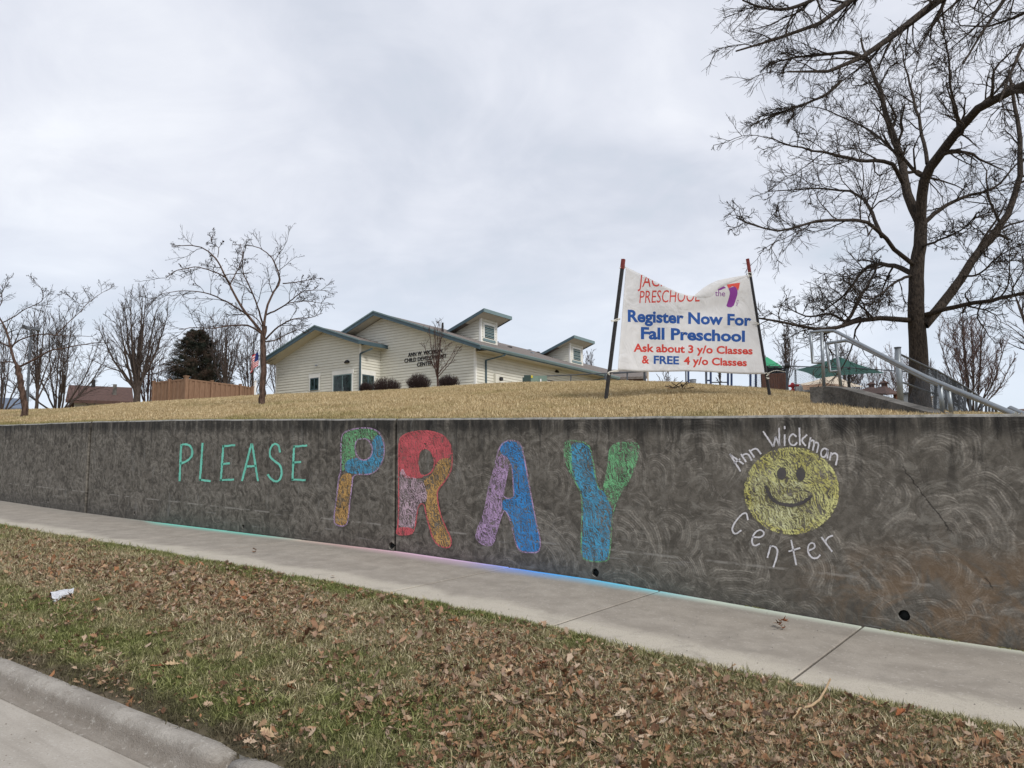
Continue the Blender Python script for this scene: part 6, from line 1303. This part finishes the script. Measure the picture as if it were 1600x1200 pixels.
wv_ = np.sin(X * 3.1) + np.sin(X * 7.7 + 1) + np.sin(X * 1.3 + 2); k_ = wv_ > -.9; X, Y, Z = X[k_], Y[k_], Z[k_]; n = len(X)
scatter('edge_grass', np.stack([X, Y, Z], 1), np.stack([rg.normal(-.25, .2, n), rg.normal(0, .2, n), 0 * X], 1), rg.uniform(.7, 1.25, n), [clump('edge_clump', 20, .04, .02, .05, .0032, M['gverge'], 30 + i, .6) for i in range(4)], kind='stuff', label='greener grass fringe along the sidewalk edge', cat='grass')
# lawn
n = 95000; s_ = -rg.random(n) ** 1.0 * 34 + 4; t_ = 7.2 + rg.random(n) ** 1.9 * 42; ok = vis(s_, t_, ground(s_, t_)); s_, t_ = s_[ok], t_[ok]; n = len(s_)
src = [clump('lawn_clump', 46, .13, .022, .06, .0075, M['glawn'], 60 + i, .6) for i in range(8)]
scatter('lawn_grass', np.stack([s_, t_, ground(s_, t_)], 1), np.stack([rg.normal(0, .1, n), rg.normal(0, .1, n), rg.random(n) * 6.28], 1), rg.uniform(.7, 1.15, n) * (1 + np.clip((np.hypot(s_, t_) - 16) / 40, 0, .5)), src, kind='stuff', label='dry straw coloured lawn grass on the slope above the wall', cat='grass')
n = 5200; s_ = -rg.random(n) ** .9 * 30 + 3; t_ = 7.17 + rg.random(n) * .12
scatter('wall_top_grass', np.stack([s_, t_, zs(s_, wt(s_)) - .01], 1), np.stack([rg.normal(.1, .2, n), rg.normal(0, .2, n), 0 * s_], 1), rg.uniform(.6, 1.05, n), [clump('fringe_clump', 26, .06, .02, .05, .0055, M['glawn'], 80 + i, .7) for i in range(4)], kind='stuff', label='thin grass fringe growing along the top of the wall', cat='grass')

# leaves ---------------------------------------------------------------
def leaf_mat(name, cols):
    def f(t):
        p = t.pos(); tint = t.n('ShaderNodeAttribute', attribute_name='tint').outputs['Fac']; rnd = t.n('ShaderNodeObjectInfo').outputs['Random']; n = t.noise(p, 60, 3, .6)
        c = t.ramp(rnd, [((i + .5) / len(cols), q) for i, q in enumerate(cols)]); return dict(col=t.mix(t.math('MULTIPLY', n, .5), c, t.mix(.5, c, (.12, .08, .05))), rough=.75, trans=.15, spec=.2)
    return mat(name, f)
M['leaf'] = leaf_mat('dry leaves', [(.12, .06, .035), (.26, .13, .065), (.40, .26, .15), (.18, .11, .07), (.54, .42, .31), (.32, .15, .07), (.36, .28, .22), (.2, .12, .075), (.42, .28, .17)])
def leaf_mesh(name, seed, size=1.0, curl=.5, lobes=True):
    rr = np.random.default_rng(seed); side = []
    prof = [(0, .012), (.12, .05), (.22, .20), (.30, .10), (.40, .28), (.50, .13), (.60, .30), (.70, .12), (.80, .20), (.90, .07), (1.0, .0)] if lobes else [(0, .01), (.15, .1), (.35, .2), (.6, .22), (.85, .1), (1, 0)]
    v = []; f = []; bend = rr.normal() * .5
    for i, (u, w_) in enumerate(prof):
        wl = w_ * rr.uniform(.7, 1.3); wr = w_ * rr.uniform(.7, 1.3); x = bend * .2 * u * u; zc_ = curl * .5 * (u - .4) ** 2
        pt = u + (.05 if w_ > .15 else 0)
        v += [(x - wl, pt + wl * .25, zc_ + curl * wl * wl * 3.0 * rr.uniform(.5, 1.6)), (x, u, zc_), (x + wr, pt + wr * .25, zc_ + curl * wr * wr * 3.0 * rr.uniform(.3, 1.6))]
        if i: k = 3 * i; f += [(k - 3, k - 2, k + 1, k), (k - 2, k - 1, k + 2, k + 1)]
    # stem
    k = len(v); v += [(-.008, -.18, .03), (.008, -.18, .03)]; f.append((k, k + 1, 2, 0))
    me = mesh(name, [(a * size, b * size, c * size) for a, b, c in v], f, True); me.materials.append(M['leaf']); return me
src = [leaf_mesh('litter_leaf', i, 1, [.2, .5, .9, 1.3][i % 4], i % 3 != 0) for i in range(10)]
def dens(X, Y):
    a = np.exp(-((Y - 3.95 - .25 * np.sin(X * .9)) / .62) ** 2) * (.55 + .45 * np.sin(X * 1.7 + np.sin(Y * 3))) + 1.5 * np.exp(-((X + 1.2) / 1.3) ** 2 - ((Y - 3.75) / .8) ** 2) + .5 * np.exp(-((X + 9) / 3) ** 2 - ((Y - 4.1) / .5) ** 2) + .10
    return np.clip(1.25 * a + .35 * np.sin(X * 5.3 + Y * 4.1) * np.sin(Y * 6.3 - X * 2.2), 0.05, 1)
n = 125000; X = -rg.random(n) ** 1.15 * 22 + 2; Y = 5.0 - rg.random(n) * (2.74 - KS(X)); ok = (rg.random(n) < dens(X, Y)) & vis(X, Y, verge_z(X, Y)); X, Y = X[ok], Y[ok]; n = len(X)
sc_ = np.exp(rg.normal(math.log(.029), .5, n)).clip(.010, .08) * np.where(X > -4, 1.02, 1.05)
scatter('leaf_litter', np.stack([X, Y, verge_z(X, Y) + .016 + rg.random(n) * .024], 1), np.stack([rg.normal(0, .45, n), rg.normal(0, .45, n), rg.random(n) * 6.28], 1), sc_, src, kind='stuff', label='dry brown leaf litter scattered through the verge grass', cat='leaves')
def onverge(px, py):
    r = ray(px, py)
    for D in np.arange(1.5, 30, .01):
        if verge_z(r[0] * D, r[1] * D) >= r[2] * D: return r * D
    return r * 5
def onwalk(px, py):
    r = ray(px, py)
    for D in np.arange(3, 30, .01):
        if zs(r[0] * D, walk_w(r[0] * D, r[1] * D)) >= r[2] * D: return r * D
lcol = {'rust': (.26, .09, .035), 'tan': (.46, .33, .2), 'brown': (.2, .11, .065), 'pale': (.5, .41, .31)}
LM = {}
for k_, c_ in lcol.items(): LM[k_] = plain(k_ + ' oak leaf', c_, .25, 25, .75, trans=.12)
big = [(150, 896, 'rust', .10), (700, 976, 'rust', .10), (788, 1070, 'tan', .085), (262, 1048, 'rust', .12), (283, 1046, 'tan', .10), (441, 1080, 'tan', .10), (464, 1087, 'rust', .08), (375, 996, 'tan', .08), (614, 1052, 'tan', .10), (635, 950, 'tan', .09), (692, 1046, 'brown', .14), (778, 1090, 'brown', .10), (732, 1094, 'pale', .07), (632, 1128, 'tan', .10), (930, 1162, 'tan', .09), (1190, 1146, 'pale', .08), (1205, 1070, 'pale', .08), (1400, 1130, 'rust', .09), (1452, 1136, 'tan', .085), (1176, 1158, 'pale', .08), (1020, 1145, 'pale', .1), (1260, 1135, 'tan', .1), (105, 880, 'rust', .10), (30, 880, 'rust', .12), (50, 860, 'rust', .10), (140, 945, 'rust', .09), (385, 945, 'rust', .08), (310, 1010, 'brown', .09), (805, 1030, 'rust', .08), (836, 1048, 'rust', .08), (905, 1064, 'rust', .07), (540, 1010, 'brown', .1), (560, 1030, 'brown', .1), (850, 1095, 'tan', .08), (885, 1080, 'tan', .07), (1095, 1130, 'pale', .09), (960, 1130, 'pale', .09), (1010, 1110, 'pale', .09), (1120, 1105, 'brown', .10), (1330, 1180, 'brown', .1), (1500, 1180, 'tan', .09), (1530, 1150, 'pale', .09), (430, 1165, 'tan', .1), (520, 905, 'tan', .09), (870, 1175, 'tan', .1), (1230, 1180, 'brown', .12)]
lsrc = {k_: [leaf_mesh('oak_leaf', 100 + i, 1, [.35, .8, 1.2][i % 3]) for i in range(5)] for k_ in lcol}
for k_, l_ in lsrc.items():
    for me in l_: me.materials.clear(); me.materials.append(LM[k_])
lab = {'rust': 'rust coloured lobed oak leaf lying on the verge grass', 'tan': 'tan lobed oak leaf lying on the verge grass', 'brown': 'dark brown lobed oak leaf lying on the verge grass', 'pale': 'pale bleached oak leaf lying on the verge grass'}
for i, (px, py, c_, s_) in enumerate(big):
    q = onverge(px, py); o = bpy.data.objects.new('oak_leaf', lsrc[c_][i % 5]); COL.objects.link(o); o.location = q + [0, 0, .035]; o.scale = (s_,) * 3; rr = random.Random(i); o.rotation_euler = (rr.uniform(-.2, .5), rr.uniform(-.4, .4), rr.uniform(0, 6.28))
    zone = 'near the sidewalk edge' if q[1] > 4.25 else ('near the kerb' if q[1] < 3.1 else 'amid the verge')
    lm = next(n_ for x_, n_ in ((60, 'at the left end'), (130, 'beside the paper scrap'), (300, 'just right of the paper scrap'), (410, 'below the chalk letters LE'), (500, 'below the end of PLEASE'), (590, 'below the chalk P'), (660, 'left below the chalk R'), (720, 'right below the chalk R'), (790, 'left below the chalk A'), (850, 'right below the chalk A'), (915, 'left below the chalk Y'), (985, 'right below the chalk Y'), (1100, 'left of the smiley'), (1200, 'left of the fallen twig'), (1300, 'right by the fallen twig'), (1450, 'below the weep hole'), (2000, 'at the right end')) if px < x_)
    szn = 'large' if s_ >= .11 else ('small' if s_ <= .08 else 'medium')
    tag(o, '%s %s oak leaf %s, %s' % (szn, {'rust': 'rust red', 'tan': 'tan', 'brown': 'dark brown', 'pale': 'pale bleached'}[c_], zone, lm), 'leaf', c_ + ' oak leaves on the verge')
def leaf_pile(name, px, py, lab_, nl, sp_, par_m='leaf', on=onwalk):
    q = on(px, py); t = thing(name, q, lab_, 'leaf'); rr = random.Random(px)
    for i in range(nl):
        me = leaf_mesh('leaf', 200 + i + px, rr.uniform(.05, .09), 1.0); me.materials.clear(); me.materials.append(LM[rr.choice(['brown', 'rust', 'brown'])]); o = bpy.data.objects.new('leaf', me); COL.objects.link(o); o.parent = t
        o.location = (rr.gauss(0, sp_), rr.gauss(0, sp_ * .5), .015 + .012 * i); o.rotation_euler = (rr.uniform(-.5, .5), rr.uniform(-.5, .5), rr.uniform(0, 6.3))
leaf_pile('leaf_heap', 1225, 984, 'small dark heap of curled brown leaves on the sidewalk below the smiley face', 6, .05)
leaf_pile('curled_leaf', 402, 863, 'single curled dark leaf on the sidewalk below the word PLEASE', 2, .015)
leaf_pile('lawn_leaf', 591, 639, 'small dark curled leaf standing on the dry lawn below the building', 2, .04, on=hit)
cl_ = hit(1058, 609); t = thing('fallen_branch', cl_, 'small dark branch tuft with a rusty leaf on the lawn under the banner', 'branch'); b = MB(); rr = random.Random(9)
for i in range(16): b.tube([(rr.gauss(0, .12), rr.gauss(0, .06), 0), (rr.gauss(0, .25), rr.gauss(0, .1), rr.uniform(.04, .2))], .009, 4)
b.build('twigs', M['bark'], None, kind='stuff').parent = t
me = leaf_mesh('leaf', 500, .16, .8); me.materials.clear(); me.materials.append(LM['rust']); o = bpy.data.objects.new('leaf', me); COL.objects.link(o); o.parent = t; o.location = (-.15, -.15, .03)
tg = thing('fallen_twig', onverge(1262, 1108), 'forked pale twig lying across the verge near the sidewalk', 'twig')
pts = [onverge(x, y) + [0, 0, .05] for x, y in ((1298, 1074), (1290, 1092), (1281, 1108), (1268, 1118), (1250, 1122), (1240, 1138))]; MB().tube(pts, [.006, .007, .008, .008, .007, .005], 6).build('stem', LM['tan'], tg, True)
MB().tube([pts[3], onverge(1275, 1128) + [0, 0, .04]], .004, 5).build('fork', LM['tan'], tg, True)
pl_ = onverge(96, 937); pp = thing('paper_litter', pl_, 'crumpled white scrap of printed paper on the verge at the left', 'litter')
def paper(t):
    p = t.pos(); n = t.noise(p, 30, 3, .6); w_ = t.n('ShaderNodeTexWave', {'Vector': p, 'Scale': 22.0, 'Distortion': 2.0}).outputs[1]; return t.mix(t.math('MULTIPLY', t.step(w_, .6, .8), t.step(n, .45, .55)), (.52, .53, .56), (.28, .29, .32))
M['paper'] = mat('printed paper', paper, .7); v = []; f = []; rr = random.Random(6)
a0 = np.array([-.13, .05, .0]); a1 = np.array([.13, -.05, -.01]); sdv = np.array([.04, .12, 0])
for i in range(9):
    for j in range(6): u = i / 8; w_ = j / 5 - .5; q = a0 + (a1 - a0) * u + sdv * w_ * 1.6 * (1 - .3 * u); v.append((q[0], q[1], q[2] + .05 + .03 * math.sin(u * 6 + w_ * 3) + rr.uniform(-.008, .008)))
for i in range(8):
    for j in range(5): k = i * 6 + j; f.append((k, k + 1, k + 7, k + 6))
o = bpy.data.objects.new('sheet', mesh('sheet', v, f, True)); COL.objects.link(o); o.data.materials.append(M['paper']); o.parent = pp
# moss tufts and grit
b = MB(); rr = random.Random(12)
for i in range(420):
    x = rr.uniform(-9, 1.5); y = rr.choice([rr.uniform(1.2, 1.95) + KS(x), rr.uniform(5.1, 6.95)]) ; z_ = zs(x, walk_w(x, y)) if y > 4 else float(street_z(x, y)) ; r_ = rr.uniform(.003, .008)
    b.add([(x - r_, y, z_), (x, y - r_, z_), (x + r_, y, z_), (x, y + r_, z_), (x, y, z_ + r_)], [(0, 1, 4), (1, 2, 4), (2, 3, 4), (3, 0, 4)])
b.build('grit', M['kerb'], None, kind='stuff', label='small grit and crumbs lying on the sidewalk and gutter', cat='grit')
X = np.concatenate([rg.uniform(-1.55, -.95, 60), rg.uniform(-.75, -.3, 50), rg.uniform(-2.7, -2.5, 12)]); n = len(X)
scatter('wall_foot_moss', np.stack([X, np.full(n, 6.985) - rg.random(n) * .02, zs(X, walk_w(X, 6.99))], 1), np.stack([rg.normal(0, .3, n), rg.normal(0, .3, n), rg.random(n) * 6], 1), rg.uniform(.25, .5, n), [clump('moss', 30, .04, .01, .03, .006, M['gverge'], 95, .7)], kind='stuff', label='green moss tufts at the foot of the wall below the rust stain', cat='moss')
